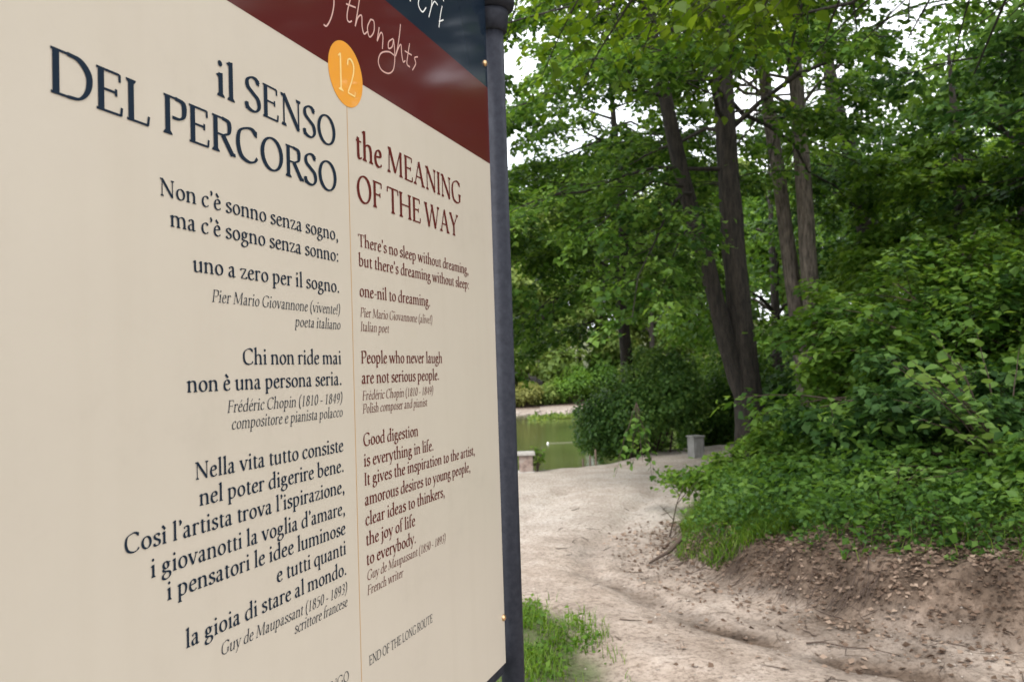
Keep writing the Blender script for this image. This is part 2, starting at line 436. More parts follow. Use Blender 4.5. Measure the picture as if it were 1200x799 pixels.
def make_tree(name, label, x, y, trunk, radii, limb_z, nl, Lr, el, counts, leaf, mt, barkm, seed, group=None, cat='tree',
              azr=(0, 360), droop=.25, extra=None, tpl=T4, twigs=False, spread=.05, tilt=.38, extra_trunks=(), limb_taper=.5, flat=.2, clip=None):
    rg = np.random.default_rng(seed)
    z0 = float(height(x, y)) - .08
    root = empty(name, (x, y, z0), label, cat, group)
    pts = [(x, y, z0)] + [tuple(p_) for p_ in trunk]
    trunk_mesh('trunk', pts, radii, barkm, root, rg)
    for tp, tr in extra_trunks: trunk_mesh('trunk', tp, tr, barkm, root, rg)
    z = np.sort(rg.uniform(limb_z[0], limb_z[1], nl)); B = on_trunk(pts, z)
    az = np.radians(azr[0] + (azr[1] - azr[0]) * ((np.arange(nl) * .618 + rg.random(nl) * .12) % 1))
    e = np.radians(el + 14 * rg.normal(size=nl))
    L = rg.uniform(Lr[0], Lr[1], nl) * (1 - limb_taper * (z - limb_z[0]) / (limb_z[1] - limb_z[0] + 1e-6))
    D = np.stack([np.sin(az) * np.cos(e), np.cos(az) * np.cos(e), np.sin(e)], -1); dr = np.full(nl, droop)
    if extra:
        E = np.array(extra, float)   # bx,by,bz, tx,ty,tz, droop
        d_ = E[:, 3:6] - E[:, :3]; d_[:, 2] += E[:, 6] * np.linalg.norm(d_, axis=1)
        LL_ = np.linalg.norm(d_, axis=1)
        B = np.concatenate([B, E[:, :3]]); D = np.concatenate([D, norm(d_)]); L = np.concatenate([L, LL_]); dr = np.concatenate([dr, E[:, 6]])
    crown_from_limbs(B, D, L, dr, *counts, leaf, rg, root, mt, tpl, barkm, spread, twigs, tilt=tilt, flat=flat, clip=clip)
    return root
# ---------------------------------------------------------------- serif lettering (pen strokes turned into flat faces)
G = {
'a': (440, 's 80 335 120 395 200 412 262 385 280 310;l 280 330 280 70;s 280 90 300 22 345 18 395 45;s 280 262 160 225 80 160 80 70 140 14 220 40 280 100'),
'b': (505, 'v 110 10 715;g 110 715;s 110 330 190 400 290 405 390 330 405 200 350 60 240 10 110 40'),
'c': (410, 's 350 335 310 400 210 412 110 340 75 200 120 60 220 14 310 35 365 85'),
'd': (515, 'v 395 40 715;g 395 715;s 395 375 290 412 160 380 80 260 80 130 150 25 240 15 330 55 395 110;l 395 40 395 20 450 25'),
'e': (420, 'l 80 235 335 268;s 335 268 315 370 225 412 125 360 75 215 110 70 220 14 320 38 370 88'),
'f': (300, 'v 125 0 560;s 125 540 145 650 215 705 285 695 320 660;h 45 265 412;b 125 0'),
'g': (460, 'o 200 290 108 118;s 140 185 85 140 110 85 230 65 340 40 390 -40 340 -140 200 -195 80 -160 55 -90 110 -15 200 40;l 285 375 400 385'),
'h': (530, 'v 110 0 715;g 110 715;b 110 0;s 110 320 190 390 275 410 360 380 400 280;v 400 0 300;b 400 0'),
'i': (260, 'v 130 0 430;g 130 430;b 130 0;d 122 600 52'),
'ı': (260, 'v 130 0 430;g 130 430;b 130 0'),
'j': (250, 'v 135 -80 430;g 135 430;s 135 -60 115 -150 60 -200 -10 -195;d 127 600 52'),
'k': (490, 'v 110 0 715;g 110 715;b 110 0;n 390 425 125 205;l 210 275 420 15;b 415 0 150;t 385 430 160'),
'l': (255, 'v 128 0 715;g 128 715;b 128 0'),
'm': (800, 'v 110 0 430;g 110 430;b 110 0;s 110 320 180 390 260 410 340 380 385 280;v 385 0 300;b 385 0;s 385 320 460 390 545 410 625 380 670 280;v 670 0 300;b 670 0'),
'n': (530, 'v 110 0 430;g 110 430;b 110 0;s 110 320 190 390 275 410 360 380 400 280;v 400 0 300;b 400 0'),
'o': (490, 'o 245 213 165 198'),
'p': (505, 'v 110 -210 430;g 110 430;b 110 -220;s 110 330 190 400 290 408 390 330 405 210 350 60 240 12 110 40'),
'q': (505, 'v 395 -210 420;b 395 -220;s 395 380 290 412 160 380 80 260 80 130 150 25 240 15 330 55 395 110'),
'r': (360, 'v 110 0 430;g 110 430;b 110 0;s 110 300 165 380 230 412 300 400;d 305 385 38'),
's': (370, 's 300 345 250 405 160 412 90 365 105 280 210 218 300 160 285 55 190 12 95 30 62 95'),
't': (315, 'v 140 90 500;l 140 500 100 430;s 140 110 158 35 215 12 295 48;h 45 280 412'),
'u': (530, 'v 115 110 430;g 115 430;s 115 130 135 40 210 12 310 45 400 120;v 400 20 430;g 400 430;l 400 30 400 15 455 20'),
'v': (470, 'l 65 425 240 10;n 245 10 405 425;t 75 430 170;t 395 430 140'),
'w': (700, 'l 60 425 215 10;n 215 10 350 400;l 345 425 490 10;n 490 10 640 425;t 70 430 160;t 345 430 130;t 632 430 130'),
'x': (460, 'l 80 420 380 10;n 370 420 80 10;t 85 430 150;t 370 430 140;b 80 0 140;b 380 0 150'),
'y': (470, 'l 65 425 240 20;n 405 425 250 20 170 -130;s 180 -115 120 -190 60 -195;t 75 430 170;t 395 430 140'),
'z': (410, 'h 50 350 410;l 335 400 70 30;h 55 360 20;l 52 400 50 340;l 358 25 362 95'),
'A': (690, 'n 335 640 110 10;l 340 650 570 10;h 200 470 230;b 110 0 170;b 575 0 190'),
'B': (570, 'v 125 0 650;h 50 300 633;h 50 300 17;s 280 633 430 600 440 430 330 350;h 125 330 345;s 320 345 480 280 480 80 290 17'),
'C': (650, 's 570 560 470 640 330 640 130 540 75 320 150 90 340 10 500 40 590 130;n 575 640 572 520'),
'D': (720, 'v 125 0 650;h 45 310 633;h 45 310 17;s 300 633 500 600 640 440 630 220 500 50 300 17'),
'E': (530, 'v 125 0 650;h 45 450 633;h 125 385 340;h 45 470 17;n 450 640 452 520;n 385 395 385 285;n 470 10 485 140'),
'F': (510, 'v 125 0 650;h 45 450 633;h 125 380 335;b 125 0;n 450 640 455 515;n 380 390 380 280'),
'G': (710, 's 600 560 480 640 330 640 130 540 75 320 150 90 340 8 500 25 600 80;v 590 60 270;t 590 285 170;n 598 640 598 520'),
'H': (740, 'v 125 0 650;v 610 0 650;b 125 0;b 610 0;t 125 650;t 610 650;h 125 610 335'),
'I': (255, 'v 128 0 650;b 128 0;t 128 650'),
'L': (500, 'v 125 0 650;t 125 650;h 45 445 17;n 440 10 460 160'),
'M': (880, 'n 140 640 105 10;l 155 640 430 60;n 430 40 700 640;v 725 0 640;b 105 0 150;b 725 0;t 130 650 120;t 730 650 110'),
'N': (730, 'n 140 10 140 640;l 135 640 600 20;n 605 0 605 640;b 140 0 150;t 120 650 150;t 605 650 150'),
'O': (740, 'o 370 325 280 315'),
'P': (540, 'v 125 0 650;h 45 300 633;b 125 0;s 290 633 460 590 470 400 380 310 220 300'),
'R': (610, 'v 125 0 650;h 45 300 633;b 125 0;s 290 633 455 590 455 410 330 335;h 125 330 330;l 300 330 540 15;b 555 0 120'),
'S': (480, 's 400 560 330 635 210 640 100 560 105 440 240 350 380 260 410 120 320 15 190 5 90 50 60 130;n 405 640 400 530;n 58 0 62 140'),
'T': (620, 'v 310 0 650;h 35 585 633;b 310 0;n 38 640 30 510;n 582 640 590 510'),
'U': (720, 'v 125 200 650;s 125 220 150 80 250 12 400 12 540 60 590 220;n 590 200 590 650;t 125 650;t 590 650 150'),
'V': (660, 'l 90 640 330 10;n 340 10 570 640;t 95 650 180;t 570 650 150'),
'W': (960, 'l 80 640 290 10;n 295 10 490 620;l 480 640 690 10;n 695 10 890 640;t 90 650 180;t 480 650 150;t 885 650 140'),
'Y': (620, 'l 75 640 310 300;n 560 640 320 300;v 310 0 310;b 310 0;t 85 650 170;t 555 650 140'),
'0': (470, 'o 235 318 155 308'), '1': (470, 'v 235 0 630;b 235 0 210;l 235 620 130 560'),
'2': (470, 's 80 500 120 600 230 630 350 570 360 450 270 280 80 40;h 70 390 28;n 390 20 410 110'),
'3': (470, 's 90 560 180 630 300 610 350 520 320 410 190 350;s 200 350 330 310 370 190 300 50 180 5 75 50'),
'4': (470, 'v 310 0 620;n 305 620 55 200;h 45 420 190'), '5': (470, 'h 130 380 610;n 135 610 115 370;s 115 360 250 400 360 320 370 180 290 50 170 5 80 45'),
'8': (470, 'o 235 475 115 140;o 235 170 145 160'), '9': (470, 'o 225 430 140 185;s 370 440 360 220 250 60 110 5'),
'.': (225, 'd 112 45 52'), ',': (225, 'd 115 45 50;s 140 40 135 -50 75 -120'), ':': (225, 'd 112 45 52;d 112 370 52'),
"'": (210, 'd 105 650 45;s 130 645 125 560 85 500'), '-': (320, 'k 50 270 220'), '!': (260, 'l 130 660 130 200;d 130 45 52'),
'(': (320, 's 270 720 130 550 95 280 140 30 270 -150'), ')': (320, 's 50 720 190 550 225 280 180 30 50 -150'), ' ': (215, ''),
}
for ch, base_, dx in (('è', 'e', 0), ('ì', 'ı', -95)): G[ch] = (G[base_][0], G[base_][1] + ';l %d 640 %d 505' % (145 + dx, 270 + dx))
G['é'] = (420, G['e'][1] + ';l 290 645 190 505')

def catmull(p, sub=5):
    p = np.array(p, float)
    if len(p) < 3: return p
    q = np.vstack([2 * p[0] - p[1], p, 2 * p[-1] - p[-2]]); o = []
    for i in range(1, len(q) - 2):
        for k in range(sub):
            t = k / sub
            o.append(.5 * ((2 * q[i]) + (q[i + 1] - q[i - 1]) * t + (2 * q[i - 1] - 5 * q[i] + 4 * q[i + 1] - q[i + 2]) * t * t + (3 * q[i] - q[i - 1] - 3 * q[i + 1] + q[i + 2]) * t ** 3))
    o.append(q[-2]); return np.array(o)

def stroke_faces(pts, A, Bn, tilt, closed=False):
    pts = np.array(pts, float)
    if closed: T = np.roll(pts, -1, 0) - np.roll(pts, 1, 0)
    else: T = np.gradient(pts, axis=0)
    T = T / (np.hypot(T[:, 0], T[:, 1])[:, None] + 1e-9); N = np.stack([-T[:, 1], T[:, 0]], -1)
    u = np.array([math.cos(tilt), math.sin(tilt)]); w = np.array([-u[1], u[0]])
    hw = np.sqrt((A * (N @ u)) ** 2 + (Bn * (N @ w)) ** 2)[:, None]
    a, b = pts + N * hw, pts - N * hw; k = len(pts); F = []
    for i in range(k if closed else k - 1):
        j = (i + 1) % k; F.append([a[i], b[i], b[j], a[j]])
    return F
_gc = {}
def glyph_polys(ch, A, Bn):
    if (ch, A, Bn) in _gc: return _gc[(ch, A, Bn)]
    adv, code = G[ch]; groups = []
    for c in filter(None, code.split(';')):
        op, *v = c.split(' '); v = [float(q) for q in v]
        pr = list(zip(v[::2], v[1::2]))
        tl = math.radians(22)
        if op == 's': groups.append(stroke_faces(catmull(pr), A, Bn, tl))
        elif op == 'l': groups.append(stroke_faces(pr, A, Bn, tl))
        elif op == 'n': groups.append(stroke_faces(pr, Bn * 1.15, Bn, 0))
        elif op == 'o':
            cx, cy_, rx, ry = v; groups.append(stroke_faces([(cx + rx * math.cos(t), cy_ + ry * math.sin(t)) for t in np.linspace(0, 2 * math.pi, 28, endpoint=False)], A, Bn, tl * .7, True))
        elif op == 'v': x, y0, y1 = v; a = A * .94; groups.append([[(x - a, y0), (x + a, y0), (x + a, y1), (x - a, y1)]])
        elif op == 'h': x0, x1, y = v; groups.append([[(x0, y - Bn), (x1, y - Bn), (x1, y + Bn), (x0, y + Bn)]])
        elif op == 'k': x0, x1, y = v; groups.append([[(x0, y - 24), (x1, y - 24), (x1, y + 24), (x0, y + 24)]])
        elif op in 'bt':
            x, y = v[:2]; w_ = (v[2] if len(v) > 2 else 185) / 2; s_ = 1 if op == 'b' else -1; e_ = Bn * 1.3
            groups.append([[(x - w_, y), (x + w_, y), (x + w_, y + s_ * e_), (x + A, y + s_ * e_ * 2.6), (x - A, y + s_ * e_ * 2.6), (x - w_, y + s_ * e_)]])
        elif op == 'g': x, y = v; groups.append([[(x - A - 62, y - 52), (x - A + 4, y - 90), (x + A * .94, y - 30), (x + A * .94, y + 14), (x - A, y - 18)]])
        elif op == 'd':
            x, y, r_ = v; r_ = r_ * (.75 + A / 170); groups.append([[(x + r_ * math.cos(t), y + r_ * math.sin(t)) for t in np.linspace(0, 2 * math.pi, 10, endpoint=False)]])
    _gc[(ch, A, Bn)] = (adv, groups); return adv, groups

def text_obj(name, txt, s0, s1, z, em, material, parent, italic=False, A=44, Bn=15, depth=.0009, track=0):
    W = sum(G[c][0] + track for c in txt); first = txt[0]
    sx = (s1 - s0) / (W - 90); sy = em / 1000
    V = []; F = []; pen = -45; gi = 0
    for c in txt:
        adv, gs = glyph_polys(c, A, Bn)
        for g_ in gs:
            gi += 1; off = depth + (gi % 7) * 1.2e-5
            for poly in g_:
                n = len(V)
                for (x, y) in poly:
                    X = (pen + x) * sx + (y * sx * .19 if italic else 0)
                    V.append((s0 + X, -off, z + y * sy))
                F.append(tuple(range(n, n + len(poly))))
        pen += adv + track
    me = bpy.data.meshes.new(name); me.from_pydata(V, [], F); me.materials.append(material)
    o = bpy.data.objects.new(name, me); COL.objects.link(o); o.parent = parent; return o

LEFT_COL = [('il SENSO', -1.134, -0.828, 0.4), ('DEL PERCORSO', -1.404, -0.828, 0.32), ("Non c'è sonno senza sogno,", -1.246, -0.834, 0.237), ("ma c'è sogno senza sonno:", -1.228, -0.83, 0.2), ('uno a zero per il sogno.', -1.188, -0.833, 0.146), ('Pier Mario Giovannone (vivente!)', -1.153, -0.832, 0.108), ('poeta italiano', -0.961, -0.829, 0.082), ('Chi non ride mai', -1.09, -0.831, 0.022), ('non è una persona seria.', -1.203, -0.829, -0.014), ('Frédéric Chopin (1810 - 1849)', -1.126, -0.831, -0.045), ('compositore e pianista polacco', -1.118, -0.83, -0.069), ('Nella vita tutto consiste', -1.192, -0.829, -0.129), ('nel poter digerire bene.', -1.184, -0.83, -0.164), ("Così l'artista trova l'ispirazione,", -1.311, -0.827, -0.2), ("i giovanotti la voglia d'amare,", -1.271, -0.825, -0.237), ('i pensatori le idee luminose', -1.245, -0.826, -0.271), ('e tutti quanti', -1.022, -0.822, -0.305), ('la gioia di stare al mondo.', -1.214, -0.823, -0.34), ('Guy de Maupassant (1850 - 1893)', -1.149, -0.823, -0.371), ('scrittore francese', -0.981, -0.818, -0.394)]
RIGHT_COL = [('the MEANING', -0.751, -0.277, 0.401), ('OF THE WAY', -0.756, -0.301, 0.32), ("There's no sleep without dreaming,", -0.757, -0.244, 0.237), ("but there's dreaming without sleep:", -0.761, -0.243, 0.201), ('one-nil to dreaming.', -0.763, -0.463, 0.145), ('Pier Mario Giovannone (alive!)', -0.762, -0.456, 0.108), ('Italian poet', -0.762, -0.653, 0.082), ('People who never laugh', -0.761, -0.41, 0.023), ('are not serious people.', -0.762, -0.429, -0.014), ('Frédéric Chopin (1810 - 1849)', -0.761, -0.462, -0.044), ('Polish composer and pianist', -0.762, -0.493, -0.068), ('Good digestion', -0.759, -0.539, -0.127), ('is everything in life.', -0.76, -0.468, -0.164), ('It gives the inspiration to the artist,', -0.757, -0.239, -0.198), ('amorous desires to young people,', -0.757, -0.27, -0.234), ('clear ideas to thinkers,', -0.756, -0.418, -0.27), ('the joy of life', -0.754, -0.564, -0.306), ('to everybody.', -0.752, -0.563, -0.341), ('Guy de Maupassant (1850 - 1893)', -0.753, -0.421, -0.368), ('French writer', -0.752, -0.622, -0.394), ('END OF THE LONG ROUTE', -0.745, -0.497, -0.519)]
SCR_TH = [[(-0.8218, 0.6799), (-0.8229, 0.6563), (-0.8326, 0.6312), (-0.8471, 0.6112), (-0.8572, 0.6091)], [(-0.7632, 0.6971), (-0.7758, 0.6679), (-0.7784, 0.651), (-0.7712, 0.6479), (-0.7616, 0.6537)], [(-0.7808, 0.6777), (-0.7467, 0.6849)], [(-0.7297, 0.7154), (-0.7392, 0.6829), (-0.7505, 0.648)], [(-0.7505, 0.648), (-0.7399, 0.6684), (-0.7258, 0.6782), (-0.7248, 0.6581), (-0.7183, 0.6462), (-0.7051, 0.6554)], [(-0.6914, 0.6847), (-0.7046, 0.6639), (-0.6974, 0.648), (-0.68, 0.6651), (-0.6789, 0.6855), (-0.6914, 0.6847)], [(-0.6581, 0.682), (-0.6683, 0.651)], [(-0.6674, 0.6513), (-0.6522, 0.6737), (-0.6438, 0.6693), (-0.6474, 0.6429)], [(-0.601, 0.6812), (-0.6197, 0.6676), (-0.6214, 0.6539), (-0.6057, 0.6629), (-0.5987, 0.6809)], [(-0.5987, 0.6809), (-0.5955, 0.6578), (-0.5968, 0.6353), (-0.6048, 0.615), (-0.6257, 0.6014), (-0.6541, 0.5993), (-0.6653, 0.6125), (-0.6523, 0.633), (-0.6209, 0.6469), (-0.5983, 0.648)], [(-0.566, 0.7247), (-0.5722, 0.6998), (-0.5824, 0.6693), (-0.5929, 0.6477)], [(-0.5929, 0.6477), (-0.576, 0.6738), (-0.5662, 0.6808), (-0.5648, 0.6644), (-0.5587, 0.6482), (-0.5487, 0.6544)], [(-0.5265, 0.6989), (-0.5366, 0.67), (-0.5417, 0.65), (-0.5282, 0.6474)], [(-0.5499, 0.6743), (-0.5179, 0.6767)], [(-0.4886, 0.6836), (-0.5044, 0.6757), (-0.5001, 0.6645), (-0.5164, 0.645)]]
SCR_IE = [[(-0.4701, 0.8265), (-0.478, 0.8019), (-0.459, 0.7942), (-0.4391, 0.812)], [(-0.4076, 0.8484), (-0.4107, 0.8274), (-0.4266, 0.7953)], [(-0.4107, 0.8262), (-0.3938, 0.8448), (-0.3767, 0.844)], [(-0.3516, 0.8519), (-0.3635, 0.8244), (-0.3733, 0.793)], [(-0.3723, 0.8071), (-0.3467, 0.8211)]]
SCR_DOTS = [[(-0.518, 0.7956)], [(-0.3433, 0.8694)]]

# ---------------------------------------------------------------- the sign
SIGN = empty('information_sign', (-.0184, 2.2, float(height(-.0184, 2.2)) - .02), 'large cream bilingual sign with a burgundy and navy top, held between dark metal posts', 'sign')
SIGN.rotation_euler = (0, 0, R_(70.2))
ZB = EYE - SIGN.location.z          # local height of the eye level
M['cream'] = mat('cream_print', (.60, .535, .43), .38, Coat_Weight=.25, Coat_Roughness=.12)
n, r = noise_col(M['cream'], [(.25, (.51, .45, .37)), (.45, (.57, .505, .415)), (.75, (.595, .53, .435))], 2.2, 12, rough=.75)
_L = M['cream'].node_tree.links; _b = M['cream'].node_tree.nodes['Principled BSDF']
_t = nd(M['cream'], 'ShaderNodeTexCoord'); _m = nd(M['cream'], 'ShaderNodeMapping'); _m.inputs['Scale'].default_value = (17, 1, .9)
_n = nd(M['cream'], 'ShaderNodeTexNoise'); _n.inputs['Scale'].default_value = 1.0; _n.inputs['Detail'].default_value = 6
_r = nd(M['cream'], 'ShaderNodeValToRGB'); _r.color_ramp.elements[0].position = .33; _r.color_ramp.elements[0].color = (.86, .84, .80, 1); _r.color_ramp.elements[1].position = .5; _r.color_ramp.elements[1].color = (1, 1, 1, 1)
_x = nd(M['cream'], 'ShaderNodeMix'); _x.data_type = 'RGBA'; _x.blend_type = 'MULTIPLY'; _x.inputs[0].default_value = .13
_L.new(_t.outputs['Object'], _m.inputs[0]); _L.new(_m.outputs[0], _n.inputs['Vector']); _L.new(_n.outputs['Fac'], _r.inputs['Fac'])
_L.new(r.outputs['Color'], _x.inputs[6]); _L.new(_r.outputs['Color'], _x.inputs[7]); _L.new(_x.outputs[2], _b.inputs['Base Color'])
M['cream_edge'] = mat('panel_edge', (.75, .73, .68), .5)
M['burgundy'] = mat('burgundy_print', (.085, .009, .008), .7, Coat_Weight=.8, Coat_Roughness=.09, Specular_IOR_Level=.08)
M['navy'] = mat('navy_print', (.005, .013, .026), .7, Coat_Weight=.6, Coat_Roughness=.09, Specular_IOR_Level=.08)
M['orange'] = mat('orange_print', (.80, .33, .03), .35, Coat_Weight=.5)
M['pale_yellow'] = mat('pale_yellow_print', (.85, .62, .25), .4)
M['ink_navy'] = mat('navy_ink', (.012, .022, .038), .7, Specular_IOR_Level=.1)
M['ink_red'] = mat('dark_red_ink', (.11, .018, .014), .7, Specular_IOR_Level=.1)
M['ink_pink'] = mat('pink_ink', (.62, .38, .33), .4)
M['ink_white'] = mat('white_ink', (.8, .8, .78), .4)
M['ink_line'] = mat('tan_ink', (.50, .32, .17), .4)
M['post'] = mat('painted_metal', (.03, .032, .042), .62, Specular_IOR_Level=.15)
n, r = noise_col(M['post'], [(.3, (.018, .019, .026)), (.7, (.034, .036, .046))], 60, 6)
bump(M['post'], n.outputs['Fac'], .35, .002)
M['brass'] = mat('brass_bolt', (.75, .48, .25), .3, Metallic=.9)

def sign_part(name, V, F, material, bevel=0, smooth=False):
    me = bpy.data.meshes.new(name); me.from_pydata(V, [], F); me.materials.append(material)
    if smooth:
        for q in me.polygons: q.use_smooth = len(q.vertices) == 4
    o = bpy.data.objects.new(name, me); COL.objects.link(o); o.parent = SIGN
    if bevel: b = o.modifiers.new('bevel', 'BEVEL'); b.width = bevel; b.segments = 2
    return o
def slab(name, s0, s1, z0, z1, y0, y1, material, bevel=0):
    b = MB().box(((s0 + s1) / 2, (y0 + y1) / 2, (z0 + z1) / 2), (s1 - s0, y1 - y0, z1 - z0)); return sign_part(name, b.v, b.f, material, bevel)
SL, SR, HB, HT = -1.503, -.0715, -.7485, 1.01
slab('panel', SL, SR, ZB + HB, ZB + HT, 0, .006, M['cream'], .0012)
slab('burgundy_band', SL + .001, SR - .001, ZB + .5460, ZB + .7485, -.0004, -.0001, M['burgundy'])
slab('navy_band', SL + .001, SR - .001, ZB + .7485, ZB + HT - .001, -.0004, -.0001, M['navy'])
slab('divider_line', -.7872, -.7850, ZB + HB + .004, ZB + .488, -.0004, -.0001, M['ink_line'])
slab('back_rail', SL, SR + .01, ZB + HB - .030, ZB + HB + .03, .0075, .030, M['post'], .003)
slab('back_rail', SL, SR + .01, ZB + HT - .09, ZB + HT - .03, .0075, .030, M['post'], .003)
b = [( -.787 + .0585 * math.cos(t), y, ZB + .5457 + .0585 * math.sin(t)) for y in (-.0008, -.0005) for t in np.linspace(0, 2 * math.pi, 64, endpoint=False)]
disc = sign_part('number_disc', b, [tuple(range(64)), tuple(range(127, 63, -1))] + [(i, 64 + i, 64 + (i + 1) % 64, (i + 1) % 64) for i in range(64)], M['orange'])
num = text_obj('numeral', '12', -.820, -.756, ZB + .5105, .108, M['pale_yellow'], disc, A=34, Bn=14, depth=.0012)
for s_c in (-.012, -1.56):
    pr = [(.0305, -.3), (.0305, ZB + .925)]
    b = MB().lathe((s_c, .004, 0), pr, 40); post = sign_part('post', b.v, b.f, M['post'], smooth=True)
    b = MB().lathe((s_c, .004, ZB), [(.0306, .918), (.040, .922), (.0455, .965), (.0455, .975)], 40); c = sign_part('collar', b.v, b.f, M['post'], smooth=True); c.parent = post
    b = MB().lathe((s_c, .004, ZB), [(.030, .975), (.060, .985), (.064, 1.0), (.055, 1.035), (.03, 1.06), (.004, 1.07)], 40); c = sign_part('cap', b.v, b.f, M['post'], smooth=True); c.parent = post
for s_, h_ in ((-.088, .8085), (-.082, -.631), (SL + .014, .8085), (SL + .014, -.631)):
    b = MB()
    V = [(0, 0)]
    prof = [(.0085, 0), (.0085, .002), (.0065, .005), (.003, .0065)]
    for r_, d_ in prof:
        for k in range(16): b.v.append((s_ + r_ * math.cos(k * math.pi / 8), -.0004 - d_, ZB + h_ + r_ * math.sin(k * math.pi / 8)))
    for i in range(3):
        for k in range(16): b.f.append((i * 16 + k, i * 16 + (k + 1) % 16, (i + 1) * 16 + (k + 1) % 16, (i + 1) * 16 + k))
    b.f.append(tuple(range(48, 64)))
    sign_part('bolt', b.v, b.f, M['brass'], smooth=True)

def is_small(t): return any(k in t for k in ('Pier', 'poeta', 'poet', '(18', 'compositore', 'Polish', 'scrittore', 'French'))
for rows, ink in ((LEFT_COL, 'ink_navy'), (RIGHT_COL, 'ink_red')):
    for txt, a_, b_, h_ in rows:
        big = txt in ('il SENSO', 'DEL PERCORSO', 'the MEANING', 'OF THE WAY'); small = is_small(txt); end = txt.startswith('END')
        em = .079 if big else .0265 if (small or end) else .0352
        right = a_ if ink == 'ink_red' else None
        if ink == 'ink_red': a_ = -.7585
        else: b_ = -.8285
        o = text_obj('text_line', txt, a_, b_, ZB + h_, em, M['ink_navy'] if end else M[ink], SIGN, italic=small, A=56 if big else 36 if (small or end) else 52, Bn=19 if big else 13 if small else 17)
        o['label'] = ('small italic line of ' if small else 'large heading line of ' if big else 'line of ') + ('dark red' if ink == 'ink_red' else 'navy') + ' lettering' + ('' if small else ' reading ' + txt.strip(' .,:'))
o = text_obj('text_line', 'FINE PERCORSO LUNGO', -1.11, -.8285, ZB - .519, .0265, M['ink_navy'], SIGN, A=33, Bn=14)

def script(name, strokes, wpen, material):
    V = []; F = []
    for gi, st in enumerate(strokes):
        pts = catmull(st, 6) if len(st) > 1 else None
        polys = stroke_faces(pts, wpen, wpen * .75, .6) if len(st) > 1 else [[(st[0][0] + wpen * 1.5 * math.cos(t), st[0][1] + wpen * 1.5 * math.sin(t)) for t in np.linspace(0, 6.283, 9)[:-1]]]
        for q in polys:
            n = len(V); V += [(x, -.0009 - (gi % 7) * 1.2e-5, ZB + y) for x, y in q]; F.append(tuple(range(n, n + len(q))))
    o = sign_part(name, V, F, material); return o
# the rest of the word "of", above the picture's edge
OF_ = [[(-.905, .70), (-.93, .68), (-.925, .655), (-.90, .655), (-.89, .68), (-.905, .70)], [(-.80, .77), (-.82, .765), (-.8218, .6799)]]
o = script('handwriting', SCR_TH + OF_, .0019, M['ink_pink']); o['label'] = 'pink handwriting reading of thoughts'
o = script('handwriting', SCR_IE + SCR_DOTS, .0021, M['ink_white']); o['label'] = 'white handwriting cut by the picture edge'
# ---------------------------------------------------------------- plant builders
def H(x, y): return float(height(x, y))

def shrub(name, label, x, y, nl, Lr, el, counts, leaf, mt, seed, group=None, cat='shrub', droop=.3, azr=(0, 360), barkm='twig', tpl=T4,
          spread=.04, tilt=.36, twigs=False, rad=.25, flat=.2, r1=.45, z=None, t0=.25):
    rg = np.random.default_rng(seed)
    z0 = (H(x, y) if z is None else z) - .05
    root = empty(name, (x, y, z0), label, cat, group)
    az = np.radians(azr[0] + (azr[1] - azr[0]) * ((np.arange(nl) * .618 + rg.random(nl) * .15) % 1))
    e = np.radians(el + 19 * rg.normal(size=nl)); rr = rad * rg.random(nl)
    B = np.stack([x + rr * np.sin(az), y + rr * np.cos(az), np.full(nl, z0)], -1)
    D = np.stack([np.sin(az) * np.cos(e), np.cos(az) * np.cos(e), np.sin(e)], -1)
    crown_from_limbs(B, D, rg.uniform(*Lr, nl), np.full(nl, droop), *counts, leaf, rg, root, M[mt], tpl, M[barkm], spread, twigs,
                     r0=.022, r1=r1, tilt=tilt, flat=flat, t0=t0, names=('stems', 'foliage'))
    return root

def clump_points(C, Rad, n, rg, shell=.55):
    """leaf points near the surfaces of lumpy ellipsoids C (m,3), Rad (m,3)"""
    m = len(C); k = n // m
    d = norm(rg.normal(size=(m, k, 3)))
    lump = 1 + .22 * np.sin(d[..., 0] * 5 + C[:, None, 0] * 3) * np.cos(d[..., 2] * 6 + C[:, None, 1]) + .12 * np.sin(d[..., 1] * 11 + d[..., 2] * 9)
    r = (shell + (1 - shell) * rg.random((m, k)) ** .6) * lump
    P = C[:, None] + d * r[..., None] * Rad[:, None]
    return P, d

def clump_crown(name, root, C, Rad, n, leaf, mt, rg, shell=.5, up=.7, tpl=T4, varc=.22):
    P, d = clump_points(np.array(C, float), np.array(Rad, float), n, rg, shell)
    N = d * .6 + np.array([0, 0, up]) + rg.normal(size=P.shape) * .4
    D = norm(np.cross(N, rg.normal(size=P.shape))); D[..., 2] -= .35
    var = .5 + varc * rg.normal(size=(len(P), 1)) + .17 * rg.normal(size=P.shape[:2])
    S = leaf * (.6 + .8 * rg.random(P.shape[:2]))
    return leaves_obj(name, P.reshape(-1, 3), D.reshape(-1, 3), N.reshape(-1, 3), S.ravel(), var.ravel(), M[mt], root, tpl)

